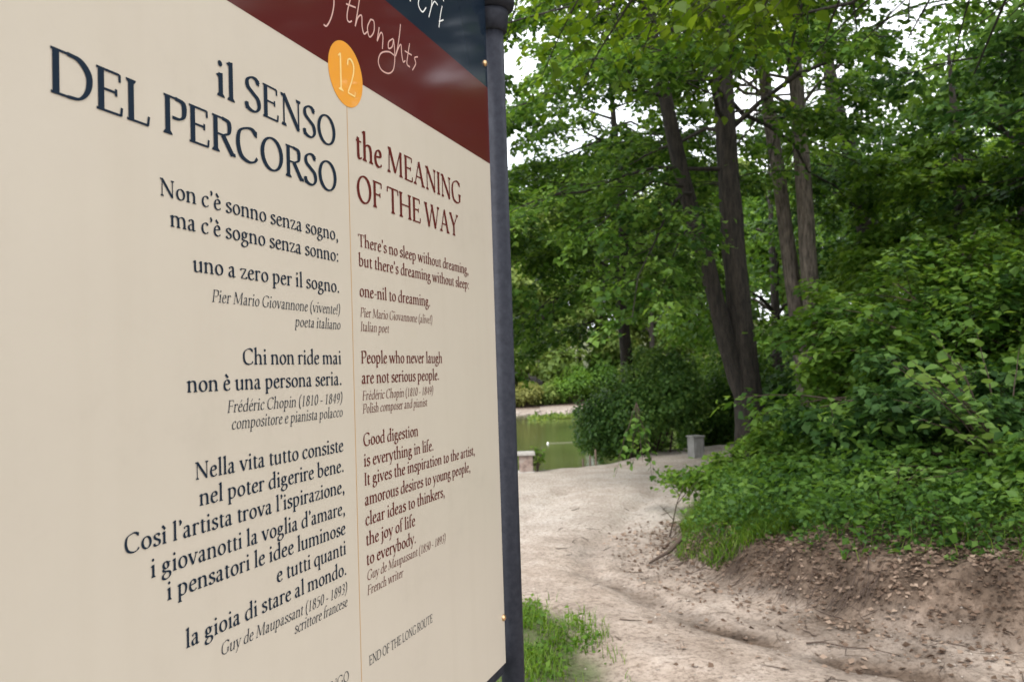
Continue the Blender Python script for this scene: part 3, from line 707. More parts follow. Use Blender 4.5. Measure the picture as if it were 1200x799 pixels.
def wood_tree(name, label, x, y, h, r, tr, nclump, nleaf, leaf, mt, seed, group, z0=None, low=.3, lean=(0, 0), barkm='bark_dark', cat='tree', flat=.75):
    rg = np.random.default_rng(seed)
    z0 = H(x, y) if z0 is None else z0
    root = empty(name, (x, y, z0 - .1), label, cat, group)
    pts = [(x, y, z0 - .1), (x + lean[0] * .3, y + lean[1] * .3, z0 + h * .3), (x + lean[0] * .7, y + lean[1] * .7, z0 + h * .65), (x + lean[0], y + lean[1], z0 + h * .93)]
    trunk_mesh('trunk', pts, [tr, tr * .8, tr * .5, tr * .15], M[barkm], root, rg, 10, 4)
    t = rg.uniform(low, 1.0, nclump); az = rg.uniform(0, 6.283, nclump)
    pr = r * np.sqrt(np.clip(1 - ((t - .55) / .55) ** 2, .08, 1)) * rg.uniform(.35, .95, nclump)
    C = on_trunk(pts, z0 + h * t); C[:, 0] += np.sin(az) * pr; C[:, 1] += np.cos(az) * pr
    rad = r * rg.uniform(.26, .48, nclump)
    Rad = np.stack([rad, rad, rad * flat], -1)
    ok = ~((C[:, 0] / C[:, 1] > .42) & (C[:, 0] / C[:, 1] < .57) & (C[:, 2] > 1.6 + .34 * C[:, 1])) if group.startswith('trees of the wood behind') else np.ones(len(C), bool)
    C, Rad, pr = C[ok], Rad[ok], pr[ok]; nclump = len(C)
    # limbs out to the clumps
    B = on_trunk(pts, np.clip(C[:, 2] - pr * .6, z0 + h * .15, None)); tt = np.linspace(0, 1, 5)[None, :, None]
    Pl = B[:, None] * (1 - tt) + C[:, None] * tt; Pl[:, 1:-1] += rg.normal(size=Pl[:, 1:-1].shape) * .05 * r
    V, F = tubes(Pl, np.outer(np.full(nclump, tr * .32), np.linspace(1, .25, 5)), 5)
    mesh_np('branches', V, F, M[barkm], root, smooth=True)
    clump_crown('crown', root, C, Rad, nleaf, leaf, mt, rg)
    return root

# ---------------------------------------------------------------- trees by the path
# two-stemmed tree on the bank
tz = H(3.15, 11.0)
make_tree('forked_tree', 'large brown tree forking into two trunks on the bank beside the dark round bush', 3.15, 11.0,
          [(3.15, 11, 1.2), (3.10, 11, 2.0), (3.04, 11, 3.0), (3.0, 11, 4.4), (2.99, 11, 6.6), (3.05, 11, 9), (3.1, 11, 12.5)], [.22, .185, .165, .155, .15, .13, .10, .03],
          (4.0, 12, ), 38, (2.2, 3.8), 16, (11, 8, 10), .085, M['leaf'], M['bark'], 3, droop=.22,
          extra_trunks=(([(3.10, 10.95, 1.0), (2.98, 10.95, 1.45), (2.85, 10.95, 1.95), (2.64, 10.9, 3.0), (2.39, 10.9, 3.95), (2.12, 10.8, 5.4), (1.75, 10.7, 7.5), (1.5, 10.7, 9.5)], [.11, .12, .12, .11, .105, .09, .06, .02]),),
          extra=[(2.5, 10.9, 3.9, 1.35, 9.1, 1.15, .75), (2.45, 10.9, 4.0, .9, 9.6, 3.0, .5), (2.6, 10.9, 3.5, 1.75, 9.8, 2.0, .6), (2.2, 10.8, 5.2, .2, 9.2, 4.6, .35), (2.2, 10.8, 5.2, .9, 8.6, 4.9, .3),
                 (1.9, 10.7, 6.8, .2, 9.8, 5.8, .3), (3.0, 11, 5.2, 2.2, 8.4, 4.8, .25), (3.0, 11, 5.5, 3.9, 8.8, 5.1, .25), (3.0, 11, 5.0, 4.3, 10.2, 4.6, .25), (2.0, 10.8, 6.2, 1.2, 9.4, 6.1, .2), (1.8, 10.7, 7.2, .5, 10.4, 6.7, .2)])
make_tree('slender_tree', 'slender grey tree leaning left, left one of the close pair of thin trunks', 4.66, 13.0,
          [(4.60, 13, 1.6), (4.5, 13, 3.0), (4.36, 13, 4.6), (4.22, 13, 5.92), (4.1, 13, 8), (4.0, 13, 11)], [.15, .125, .115, .105, .10, .08, .02],
          (5.6, 10.8), 18, (1.5, 2.8), 25, (9, 7, 10), .09, M['leaf'], M['bark_pale'], 5, 'thin pale trunks on the bank')
make_tree('slender_tree', 'straight grey tree, right one of the close pair of thin trunks', 4.74, 12.7,
          [(4.70, 12.7, 1.6), (4.66, 12.7, 3.6), (4.62, 12.7, 5.4), (4.55, 12.7, 7.4), (4.5, 12.7, 9.5), (4.5, 12.7, 12.5)], [.16, .135, .125, .115, .11, .08, .02],
          (5.2, 12), 22, (1.6, 3.0), 22, (9, 7, 10), .09, M['leaf_fresh'], M['bark_pale'], 6, 'thin pale trunks on the bank', clip=lambda P: (P[:, 0] < .41 * P[:, 1]) | (P[:, 2] < 1.6 + .36 * P[:, 1]))
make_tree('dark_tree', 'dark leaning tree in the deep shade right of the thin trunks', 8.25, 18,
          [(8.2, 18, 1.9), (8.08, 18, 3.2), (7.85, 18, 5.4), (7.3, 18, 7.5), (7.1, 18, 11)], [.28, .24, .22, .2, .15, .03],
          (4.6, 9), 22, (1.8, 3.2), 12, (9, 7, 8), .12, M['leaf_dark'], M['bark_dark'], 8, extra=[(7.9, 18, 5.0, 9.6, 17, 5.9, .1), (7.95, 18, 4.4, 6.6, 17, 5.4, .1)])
# leafy tree at the water's edge, left of the fork
make_tree('waterside_tree', 'small leafy tree with low drooping boughs behind the round bush, nearest the dark post', 2.25, 16.3,
          [(2.3, 16.3, 1.4), (2.2, 16.3, 3.0), (2.35, 16.3, 4.6), (2.2, 16.3, 6.4), (2.1, 16.2, 8.6)], [.15, .13, .11, .09, .06, .02],
          (3.3, 8.6), 40, (1.7, 3.0), 10, (10, 8, 9), .105, M['leaf'], M['bark_dark'], 11, droop=.3, limb_taper=.15,
          extra=[(2.2, 16.2, 3.2, .1, 14.6, 2.3, .4), (2.2, 16.2, 3.9, -.4, 15.0, 3.4, .4), (2.2, 16.2, 2.6, .3, 15.4, 1.9, .3), (2.3, 16.2, 4.6, -.6, 15.5, 4.8, .3), (2.3, 16.2, 3.5, 1.4, 13.9, 2.6, .3)])
make_tree('shore_tree', 'tree at the water behind the sign whose boughs reach out beside the dark post', -1.7, 13.6,
          [(-1.7, 13.6, 1.4), (-1.6, 13.6, 3.0), (-1.6, 13.6, 5), (-1.6, 13.6, 7.5), (-1.6, 13.6, 10)], [.17, .14, .13, .11, .07, .02],
          (2.6, 9.5), 44, (1.9, 3.0), 15, (11, 8, 9), .095, M['leaf'], M['bark_dark'], 12, droop=.25, limb_taper=.2)
# overhanging near tree: trunk stands right of the picture
make_tree('overhanging_tree', 'broad-leaved tree right of the path whose bright boughs hang over the view from above', 4.9, 3.0,
          [(4.85, 3.05, 1.5), (4.7, 3.2, 3.0), (4.5, 3.4, 4.4), (4.3, 3.6, 6.2), (4.2, 3.7, 8.5)], [.26, .22, .2, .17, .12, .03],
          (5.0, 8.2), 12, (1.6, 2.6), 30, (11, 8, 8), .068, M['leaf_lime'], M['bark'], 21, tpl=T8, twigs=True,
          extra=[(4.6, 3.3, 3.9, .4, 5.2, 4.15, -.02), (4.6, 3.3, 4.0, 1.3, 5.6, 4.3, -.02), (4.6, 3.35, 4.2, .9, 6.4, 4.7, 0), (4.6, 3.3, 3.9, 1.5, 4.6, 3.75, -.02), (4.5, 3.4, 4.2, 2.2, 6.2, 4.45, 0),
                 (4.5, 3.4, 4.5, 1.5, 7.4, 4.9, .08), (4.5, 3.4, 4.5, .2, 7.0, 5.0, .05), (4.5, 3.4, 4.4, 2.5, 7.0, 4.6, .05), (4.5, 3.4, 4.6, 2.0, 8.2, 5.0, .12), (4.5, 3.4, 4.6, 1.0, 8.4, 5.3, .12)],
          clip=lambda P: (P[:, 0] < .37 * P[:, 1] - .03) | (P[:, 0] > .78 * P[:, 1]) | (P[:, 2] > 1.7 + .6 * P[:, 1]))
# dark tree at the top right
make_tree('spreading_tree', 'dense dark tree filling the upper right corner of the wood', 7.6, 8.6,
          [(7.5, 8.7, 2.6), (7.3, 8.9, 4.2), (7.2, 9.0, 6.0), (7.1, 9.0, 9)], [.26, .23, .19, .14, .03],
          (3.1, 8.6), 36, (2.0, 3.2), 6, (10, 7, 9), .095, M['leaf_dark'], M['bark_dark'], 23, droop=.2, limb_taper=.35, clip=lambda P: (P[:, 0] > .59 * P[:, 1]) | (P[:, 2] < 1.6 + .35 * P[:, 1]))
make_tree('arching_tree', 'fresh green tree with level layered boughs above the thicket on the right', 6.9, 12.2,
          [(6.85, 12.2, 2.6), (6.8, 12.2, 3.6), (6.8, 12.2, 4.8), (6.8, 12.3, 6.2)], [.13, .12, .10, .07, .02],
          (2.0, 5.2), 34, (1.5, 2.7), 8, (10, 8, 9), .10, M['leaf_fresh'], M['bark_dark'], 24, droop=.22, limb_taper=.4)

# ---------------------------------------------------------------- bushes and shrubs
def round_bush(name, label, x, y, rx, ry, h, n, leaf, mt, seed, group=None, cat='bush'):
    rg = np.random.default_rng(seed); z0 = H(x, y) - .05
    root = empty(name, (x, y, z0), label, cat, group)
    C = [(x, y, z0 + h * .48)]; Rad = [(rx * .86, ry * .86, h * .5)]
    for k in range(16):
        a = k * 2.399; zz = .15 + .7 * ((k * .618) % 1); rr = .62 if zz < .6 else .42
        C.append((x + rr * rx * math.sin(a), y + rr * ry * math.cos(a), z0 + h * zz)); s = rg.uniform(.28, .42); Rad.append((rx * s, ry * s, h * s * .8))
    clump_crown('foliage', root, C, Rad, n, leaf, mt, rg, shell=.72, up=.5, varc=.15)
    B = np.tile(np.array([[x, y, z0]]), (14, 1)) + rg.normal(size=(14, 3)) * [.2, .2, 0]
    T_ = np.array(C)[1:15]; tt = np.linspace(0, 1, 5)[None, :, None]
    V, F = tubes(B[:, None] * (1 - tt) + T_[:, None] * tt, np.full((14, 5), .018), 5)
    mesh_np('stems', V, F, M['twig'], root, smooth=True)
    return root
round_bush('round_bush', 'big dark round clipped bush at the end of the path, beside the water', 2.5, 15.5, 1.4, 1.15, 1.9, 34000, .07, 'leaf_hedge', 31)
round_bush('tall_bush', 'tall dark bush closing the gap between the round bush and the forked tree', 4.5, 17.2, 1.2, 1.1, 2.2, 20000, .085, 'leaf', 32)

shrub('edge_shrub', 'light green shrub leaning over the path edge below the forked tree', 2.45, 8.75, 12, (.35, .62), 40, (7, 6, 7), .06, 'leaf_fresh', 41, rad=.4)
shrub('young_hornbeam', 'bright layered shrub in front of the trunk fork', 3.4, 9.7, 11, (.55, .9), 62, (9, 7, 7), .07, 'leaf_fresh', 42)
shrub('layered_shrub', 'bright yellow-green shrub with flat layers below the thin trunks', 4.35, 9.4, 20, (.9, 2.0), 60, (11, 8, 8), .08, 'leaf_fresh', 43, rad=.45)
shrub('hazel_shrub', 'bright green shrub behind the layered one, right of the thin trunks', 5.35, 9.9, 24, (1.3, 2.9), 62, (12, 9, 8), .09, 'leaf_fresh', 44, rad=.6)
shrub('hazel_shrub', 'tall shrub at the right border with long upright boughs', 5.6, 9.2, 26, (1.4, 3.2), 60, (12, 9, 8), .09, 'leaf', 45, rad=.6)
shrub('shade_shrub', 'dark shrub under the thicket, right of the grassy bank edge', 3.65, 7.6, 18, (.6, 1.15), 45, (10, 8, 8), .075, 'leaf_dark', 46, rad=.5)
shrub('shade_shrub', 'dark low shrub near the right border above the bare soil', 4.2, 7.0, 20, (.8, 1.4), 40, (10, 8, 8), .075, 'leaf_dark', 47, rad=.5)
shrub('bank_shrub', 'low mid green shrub in the middle of the bank top', 2.8, 7.5, 16, (.35, .65), 38, (9, 7, 7), .07, 'leaf', 48, rad=.35)
shrub('bank_shrub', 'low green shrub hanging over the bank at the right border', 3.75, 5.9, 16, (.4, .8), 35, (8, 6, 7), .07, 'leaf', 49, rad=.35)
shrub('screen_shrub', 'green shrub covering the foot of the thin trunks', 4.9, 11.8, 14, (.5, .8), 58, (10, 8, 8), .08, 'leaf', 50, rad=.4)

# near shrubs whose leaves one can pick out: each large leaf an object of its own
def single_leaf_plant(name, label, base, stems, per, leaf, mt, seed, cat='plant', t0=.30, rs_=.009):
    rg = np.random.default_rng(seed); bx, by, bz = base
    root = empty(name, (bx, by, bz), label, cat)
    tv, tf = T8; protos = []
    for k in range(5):
        me = bpy.data.meshes.new('leaf'); s_ = rg.uniform(.85, 1.15)
        me.from_pydata([(v[0] * s_, v[1], v[2] + .05 * math.sin(k + v[1] * 3)) for v in tv], [], [tuple(f) for f in tf]); me.materials.append(M[mt])
        at = me.attributes.new('v', 'FLOAT', 'FACE'); at.data.foreach_set('value', np.full(len(tf), .15 + .18 * k, dtype=np.float32)); protos.append(me)
    P = []
    for (tx, ty, tz_, dr) in stems:
        t = np.linspace(0, 1, 9)[:, None]; a = np.array([bx, by, bz]); b_ = np.array([tx, ty, tz_])
        q = a * (1 - t) + b_ * t; q[:, 2] += dr * 4 * (t * (1 - t))[:, 0]; q += np.pad(rg.normal(size=(7, 3)) * .012, ((1, 1), (0, 0))); P.append(q)
    P = np.array(P)
    V, F = tubes(P, np.tile(np.linspace(rs_, .002, 9), (len(P), 1)), 5); mesh_np('stems', V, F, M['twig'], root, smooth=True)
    for q in P:
        for k in range(per):
            t = t0 + (1 - t0) * (k + rg.random() * .5) / per
            i = min(int(t * 8), 7); f = t * 8 - i; pos = q[i] * (1 - f) + q[i + 1] * f; tan = norm(q[i + 1] - q[i])
            s_ = 1 if k % 2 else -1; side = np.cross(tan, [0, 0, 1.0]); side = side / (np.linalg.norm(side) + 1e-6)
            d = norm(tan * .6 + side * s_ * .9 + rg.normal(size=3) * .25 + [0, 0, -.15]); nn = norm(np.array([0, 0, 1.0]) + rg.normal(size=3) * .38)
            X = norm(np.cross(d, nn)); Z = np.cross(X, d); S = leaf * rg.uniform(.6, 1.25)
            o = bpy.data.objects.new('leaf', protos[int(rg.integers(5))]); COL.objects.link(o); o.parent = root
            pos = pos + d * .02 - np.array([bx, by, bz])
            o.matrix_local = Matrix(((X[0] * S, d[0] * S, Z[0] * S, pos[0]), (X[1] * S, d[1] * S, Z[1] * S, pos[1]), (X[2] * S, d[2] * S, Z[2] * S, pos[2]), (0, 0, 0, 1)))
    return root
rgx = np.random.default_rng(61)
st = [(3.0 + rgx.uniform(-.25, 1.1), 5.9 + rgx.uniform(-.5, .6), 1.05 + rgx.uniform(-.3, .75), rgx.uniform(.02, .14)) for _ in range(24)]
single_leaf_plant('broadleaf_shrub', 'shrub with large pale rounded leaves at the right border', (3.75, 6.3, H(3.75, 6.3)), st, 11, .095, 'leaf_pale', 62, 'shrub')
st = [(2.72 + rgx.uniform(-.28, .3), 5.95 + rgx.uniform(-.25, .25), .62 + rgx.uniform(-.12, .22), rgx.uniform(.0, .08)) for _ in range(12)]
single_leaf_plant('pale_sapling', 'small pale green plant above the bare bank', (2.85, 6.2, H(2.85, 6.2)), st, 12, .055, 'leaf_pale', 63)
# sprig hanging from the forked tree down in front of the path
rs = np.random.default_rng(64)
st = [(1.26 + rs.uniform(-.28, .28), 9.0 + rs.uniform(-.15, .15), .44 + rs.uniform(-.12, .14), rs.uniform(-.0, .05)) for _ in range(7)]
single_leaf_plant('hanging_sprig', 'leafy twig tip hanging down in front of the pale path', (1.36, 9.1, 1.2), st, 13, .075, 'leaf', 65, 'twig', t0=.22, rs_=.004)
for i, (x, y, lab) in enumerate(((2.42, 5.62, 'tiny broad-leaved seedling on the brown bank slope'), (2.72, 5.50, 'small seedling of round leaves high on the bare bank'), (.33, 13.0, 'leafy weed beside the stone block at the water'))):
    z = H(x, y); hh = .12 if i < 2 else .36
    st = [(x + rs.uniform(-.12, .12), y + rs.uniform(-.1, .1), z + hh * rs.uniform(.5, 1.1), .02) for _ in range(5 if i < 2 else 9)]
    single_leaf_plant('seedling' if i < 2 else 'weed', lab, (x, y, z), st, 4 if i < 2 else 7, .05 if i < 2 else .08, 'leaf_fresh', 70 + i)

# ---------------------------------------------------------------- the wood behind
rw = np.random.default_rng(77)
spots = [(6.8, 21, 12, 3.0), (10.5, 23, 13, 3.4), (13, 19, 12, 3.2), (9.2, 14.5, 10, 2.6), (12.5, 14, 11, 3.0), (16, 24, 13, 3.6), (15.5, 17, 12, 3.2), (18, 12.5, 11, 3.2), (11.5, 9.5, 9, 2.8), (14, 30, 14, 3.8), (20, 28, 14, 4), (22, 19, 13, 4),
         (9.5, 5.2, 8, 2.6), (11.5, 1.0, 9, 2.8), (15, 4.5, 10, 3), (16.5, 8.5, 11, 3)]
for i, (x, y, h, r) in enumerate(spots):
    h = h * (.74 if y > 11 else 1.15); r = r * (.9 if y > 11 else 1.05)  # unseen trees right of the view are made taller to fill the sign's reflections
    lab = 'tree in the dense wood behind the bank, half lost among others'
    wood_tree('woodland_tree', lab, x, y, h, r, .16, 24, 9000 if y > 12 else 7000, .15, ['leaf', 'leaf_dark', 'leaf_fresh'][i % 3], 200 + i, 'trees of the wood behind the bank', low=.12)
rb = [(5.8, 15.5), (7.4, 14.0), (9.6, 17.0), (7.2, 11.6), (8.6, 12.2), (6.6, 17.5), (11.5, 20), (6.4, 7.4), (8.4, 7.0), (7.4, 4.6), (6.2, 10.2)]
for i, (x, y) in enumerate(rb):
    round_bush('thicket_bush', 'dark undergrowth bush in the shade of the wood', x, y, 1.3, 1.2, 1.9 + .6 * ((i * .618) % 1), 9000, .11, ['leaf_dark', 'leaf', 'leaf_dark'][i % 3], 300 + i, 'undergrowth bushes of the wood')

# far bank
fz = lambda x, y: H(x, y)
far = [(-34, 58, 15, 5), (-27, 60, 16, 5), (-20, 57, 15, 4.6), (-13, 60, 17, 5), (-7, 57, 15, 4.6), (-2.2, 59.5, 15.5, 4.6), (2.2, 56, 13.5, 3.8), (6.2, 59, 16, 4.6), (9.5, 55.5, 13, 3.8), (13.5, 58, 15, 4.6), (18, 55, 14, 4.4), (23, 56, 15, 4.6), (28, 52, 15, 4.8), (33, 47, 15, 4.8), (36, 40, 15, 5), (11, 66, 17, 5), (0, 66, 15, 5.2), (5.5, 67, 16, 5), (16, 66, 17, 5), (24, 64, 17, 5)]
for i, (x, y, h, r) in enumerate(far):
    wood_tree('lakeside_tree', 'leafy tree in the wood across the lake', x, y, h, r, .2, 24, 13000, .36, ['leaf_far', 'leaf_fresh', 'leaf_far'][i % 3], 400 + i, 'trees of the wood across the lake', low=.08)
fb = [(.6, 50.2, 1.4, 'reed', 1.5), (2.0, 50.8, 1.1, 'leaf_far', 1.4), (3.6, 51.2, 1.6, 'leaf_fresh', 2.2), (-1.6, 53, 1.6, 'reed', 1.8), (5.6, 53, 1.5, 'leaf', 2.2), (7.6, 53.4, 1.7, 'leaf_far', 2.4), (-4.5, 53.5, 1.8, 'leaf_far', 2.4), (10, 52, 1.8, 'leaf', 2.4)]
labs = ['yellowish bush on the far shore, leftmost beside the post', 'pale bush on the far shore behind the sand strip', 'fresh green bush on the far shore, at the end of the sand strip', 'yellowish bush on the far shore hidden by the sign', 'green bush of the far shore behind the round bush', 'pale tall bush of the far shore behind the waterside tree', 'pale bush of the far shore hidden by the sign', 'dark bush of the far shore behind the forked tree']
for i, (x, y, r, mt, h) in enumerate(fb):
    round_bush('shore_bush', labs[i], x, y, r, r * .8, h, 5000, .18, mt, 500 + i)

# ---------------------------------------------------------------- ground cover
def scatter_cover(name, label, pts, zr, leaf, mt, rg, tilt=.5, cat='ground cover', tpl=T4, lift=0.0, flat=False):
    n = len(pts); z = height(pts[:, 0], pts[:, 1])
    P = np.stack([pts[:, 0], pts[:, 1], z + lift + zr * rg.random(n) ** 1.5], -1)
    D = rg.normal(size=(n, 3)); D[:, 2] *= .15 if flat else .5
    N = np.array([0, 0, 1.0]) + rg.normal(size=(n, 3)) * tilt
    S = leaf * (.5 + rg.random(n)); var = .5 + .35 * fbm(P[:, 0], P[:, 1], 2.2, 7) * 2 + .15 * rg.normal(size=n)
    o = leaves_obj(name, P, D, N, S, var, M[mt], None, tpl, 'stuff'); o['label'] = label; o['category'] = cat; return o
def blades(name, label, P0, Hh, W_, lean, mt, rg, cat='grass'):
    """curved grass blades: 2 quads + tip"""
    n = len(P0); a = rg.random(n) * 6.283; d = np.stack([np.cos(a), np.sin(a), np.zeros(n)], -1); s = np.stack([-np.sin(a), np.cos(a), np.zeros(n)], -1)
    V = []
    for t, w in ((0, 1), (.5, .8), (1, .06)):
        c = P0 + np.array([0, 0, 1.0]) * (Hh * t * (1 - .25 * t * lean))[:, None] + d * (Hh * lean * t * t * .7)[:, None]
        V += [c - s * (W_ * w)[:, None], c + s * (W_ * w)[:, None]]
    V = np.stack(V, 1).reshape(-1, 3); b = (np.arange(n) * 6)[:, None]
    F = np.concatenate([b + [0, 1, 3, 2], b + [2, 3, 5, 4]])
    v = .5 + .3 * rg.normal(size=n)
    o = mesh_np(name, V, F, M[mt], None, face_attr=np.clip(np.concatenate([v, v]), 0, 1)); o['kind'] = 'stuff'; o['label'] = label; o['category'] = cat; return o

rg = np.random.default_rng(91)
# herbs on the bank
p = np.concatenate([np.stack([rg.uniform(1, 13, 400000), rg.uniform(1, 20, 400000)], -1), np.stack([rg.uniform(1.2, 4.6, 110000), rg.uniform(4.4, 9, 110000)], -1)]); rg.shuffle(p)
d = bank_d(p[:, 0], p[:, 1]); dens = fbm(p[:, 0], p[:, 1], 1.3, 3) + .35
near = (p[:, 1] < 7.2)
thr = np.where(near, .40 - .20 * sstep(5.9, 6.8, p[:, 1]), .2) + .10 * fbm(p[:, 0], p[:, 1], 4.5, 14)
keep = (d > thr + .18 * fbm(p[:, 0], p[:, 1], 2.5, 4)) & (rg.random(len(p)) < np.clip(.55 * sstep(-.1, .45, dens) + .06, 0, 1) * np.clip(7 / np.hypot(p[:, 0], p[:, 1]), .15, 1)) & (rg.random(len(p)) < sstep(0, .6, d - thr + .15))
pk = p[keep]; pk = pk[:110000]; nk = len(pk)
scatter_cover('ground_cover', 'low leafy herbs covering the top of the bank and the wood floor', pk[:int(nk * .52)], .26, .034, 'leaf_dark', rg)
scatter_cover('ground_cover', 'brighter herbs scattered among the dark ones on the bank', pk[int(nk * .62):int(nk * .93)], .34, .055, 'leaf', rg)
q = pk[int(nk * .93):]; q = q[q[:, 1] < 10]
blades('bank_grass', 'thin grass growing up through the herbs of the bank', np.stack([q[:, 0], q[:, 1], height(q[:, 0], q[:, 1])], -1), rg.uniform(.06, .24, len(q)), rg.uniform(.002, .005, len(q)), rg.uniform(.3, 1.6, len(q)), 'grass', rg)
# grass tufts on the bank rim
q = np.stack([rg.uniform(.9, 3.6, 90000), rg.uniform(6.2, 12, 90000)], -1); d = bank_d(q[:, 0], q[:, 1])
kp = (d > .12) & (d < 1.0 + .5 * fbm(q[:, 0], q[:, 1], 1, 6)) & (rg.random(len(q)) < .9 * sstep(12, 8, q[:, 1]))
q = q[kp]; z = height(q[:, 0], q[:, 1])
blades('bank_grass', 'long bright grass along the left rim of the bank', np.stack([q[:, 0], q[:, 1], z - .01], -1), rg.uniform(.04, .12, len(q)) + .2 * rg.random(len(q)) * sstep(-.2, .5, fbm(q[:, 0], q[:, 1], 3, 12)), rg.uniform(.0025, .005, len(q)), rg.uniform(.4, 1.9, len(q)), 'grass', rg)
# grass patch beside the post
q = np.stack([rg.uniform(-4, .6, 120000), rg.uniform(1.2, 7.0, 120000)], -1); gd, gi = poly_dist(q[:, 0], q[:, 1], GRASSP)
kp = (gd * np.where(gi, 1, -1) > -.1) & (rg.random(len(q)) < np.clip(sstep(-.05, .4, fbm(q[:, 0], q[:, 1], 3.2, 8)) * 1.0 + .03, 0, 1) * np.clip(.25 + gd * 2, 0, 1))
q = q[kp][:45000]; z = height(q[:, 0], q[:, 1])
blades('grass_patch', 'patchy bright grass beside the foot of the post', np.stack([q[:, 0], q[:, 1], z - .005], -1), rg.uniform(.03, .11, len(q)), rg.uniform(.0018, .0035, len(q)), rg.uniform(.3, 1.1, len(q)), 'grass', rg)
q = np.stack([rg.uniform(-2, .5, 14000), rg.uniform(3, 6.0, 14000)], -1); gd, gi = poly_dist(q[:, 0], q[:, 1], GRASSP)
q = q[gi & (rg.random(len(q)) < sstep(0, .4, fbm(q[:, 0], q[:, 1], 3.2, 8)))][:5000]
scatter_cover('clover_leaves', 'small broad weed leaves among the grass by the post', q, .06, .03, 'grass', rg)
# rough grass across the open land left of and behind the sign
# dead leaves
p = np.stack([rg.uniform(.8, 5.2, 150000), rg.uniform(2.5, 8.5, 150000)], -1); d = bank_d(p[:, 0], p[:, 1])
pr_ = np.where(d > 0, .8 * sstep(-.3, .25, fbm(p[:, 0], p[:, 1], 2.6, 66) + .05) * sstep(0, .22, d) * sstep(1.3, .7, d) + .04, np.exp(d / .22) * .22 + .01 + .07 * sstep(.15, .5, fbm(p[:, 0], p[:, 1], 1.7, 67)))
p = p[(rg.random(len(p)) < pr_)]; p = p[:int(len(p) * .5)]
scatter_cover('dead_leaves', 'brown fallen leaves strewn over the bare bank and path edge', p, .014, .034, 'litter', rg, .5, 'fallen leaves', lift=.006, flat=True)

# pebbles
def pebbles(name, label, pts, r0, r1, mt, rg):
    n = len(pts); oc = np.array([(1, 0, 0), (-1, 0, 0), (0, 1, 0), (0, -1, 0), (0, 0, 1), (0, 0, -1)], float)
    F0 = np.array([(0, 2, 4), (2, 1, 4), (1, 3, 4), (3, 0, 4), (2, 0, 5), (1, 2, 5), (3, 1, 5), (0, 3, 5)])
    z = height(pts[:, 0], pts[:, 1]); r = r0 + (r1 - r0) * rg.random(n) ** 3
    V = np.stack([pts[:, 0], pts[:, 1], z + r * .2], -1)[:, None] + (oc[None] * (.7 + .5 * rg.random((n, 6, 1))) * r[:, None, None] * [1, 1, .6])
    F = F0[None] + (np.arange(n) * 6)[:, None, None]
    o = mesh_np(name, V.reshape(-1, 3), F.reshape(-1, 3), mt, None, smooth=False); o['kind'] = 'stuff'; o['label'] = label; o['category'] = 'pebbles'; return o
pm_ = mat('pebble', (.35, .3, .26), .9); noise_col(pm_, [(.35, (.16, .13, .11)), (.65, (.38, .33, .28))], 12, 2)
p = np.stack([rg.uniform(-1, 4, 16000), rg.uniform(2.5, 12, 16000)], -1); d = bank_d(p[:, 0], p[:, 1])
p = p[(rg.random(len(p)) < .22 + .7 * np.exp(-np.abs(d + .1) / .25))][:2600]
pebbles('pebbles', 'small pale stones and crumbs scattered on the dirt path', p, .003, .016, pm_, rg)

# twigs and roots
def stick_geo(n, xr, yr, Lr, rr, rg, sel=None, lift=.006, drop=0):
    x = rg.uniform(*xr, n); y = rg.uniform(*yr, n); a = rg.random(n) * 3.14; L = rg.uniform(*Lr, n)
    if sel is not None: k = sel(x, y); x, y, a, L = x[k], y[k], a[k], L[k]
    t = np.linspace(-.5, .5, 5)[None]; X = x[:, None] + np.cos(a)[:, None] * L[:, None] * t + rg.normal(size=(len(x), 5)) * .06 * L[:, None]; Y = y[:, None] + np.sin(a)[:, None] * L[:, None] * t
    Z = height(X, Y) + lift
    return tubes(np.stack([X, Y, Z], -1), np.outer(rg.uniform(*rr, len(x)), [.7, 1, .9, .7, .3]), 5)
V, F = stick_geo(700, (.3, 5), (3.2, 9.5), (.05, .26), (.0015, .004), rg, lambda x, y: rg.random(len(x)) < np.where(bank_d(x, y) > -.3, .8, .22))
o = mesh_np('fallen_twigs', V, F, M['twig'], None, smooth=True); o['kind'] = 'stuff'; o['label'] = 'thin dry twigs lying on the path and bank'; o['category'] = 'twigs'
# hanging roots below the grassy rim
n = 260; tt = rg.random(n); ed = np.array(EDGE[5:10], float); sg = tt * 4; i0 = np.minimum(sg.astype(int), 3); ff = (sg - i0)[:, None]
b0 = ed[i0] * (1 - ff) + ed[i0 + 1] * ff; off = rg.uniform(.05, .34, n)
x = b0[:, 0] + off; y = b0[:, 1] + off * .35; t = np.linspace(0, 1, 5)[None]
L = rg.uniform(.06, .3, n)[:, None]
X = x[:, None] - L * t * rg.uniform(.2, .9, n)[:, None]; Y = y[:, None] - L * t * rg.uniform(-.2, .8, n)[:, None]; Z = height(X, Y) + .012 + .05 * (1 - t)
V, F = tubes(np.stack([X, Y, Z], -1), np.outer(rg.uniform(.0015, .004, n), [1, .9, .7, .5, .25]), 4)
o = mesh_np('hanging_roots', V, F, M['twig'], None, smooth=True); o['kind'] = 'stuff'; o['label'] = 'fine dry roots hanging from the rim of the bank'; o['category'] = 'roots'

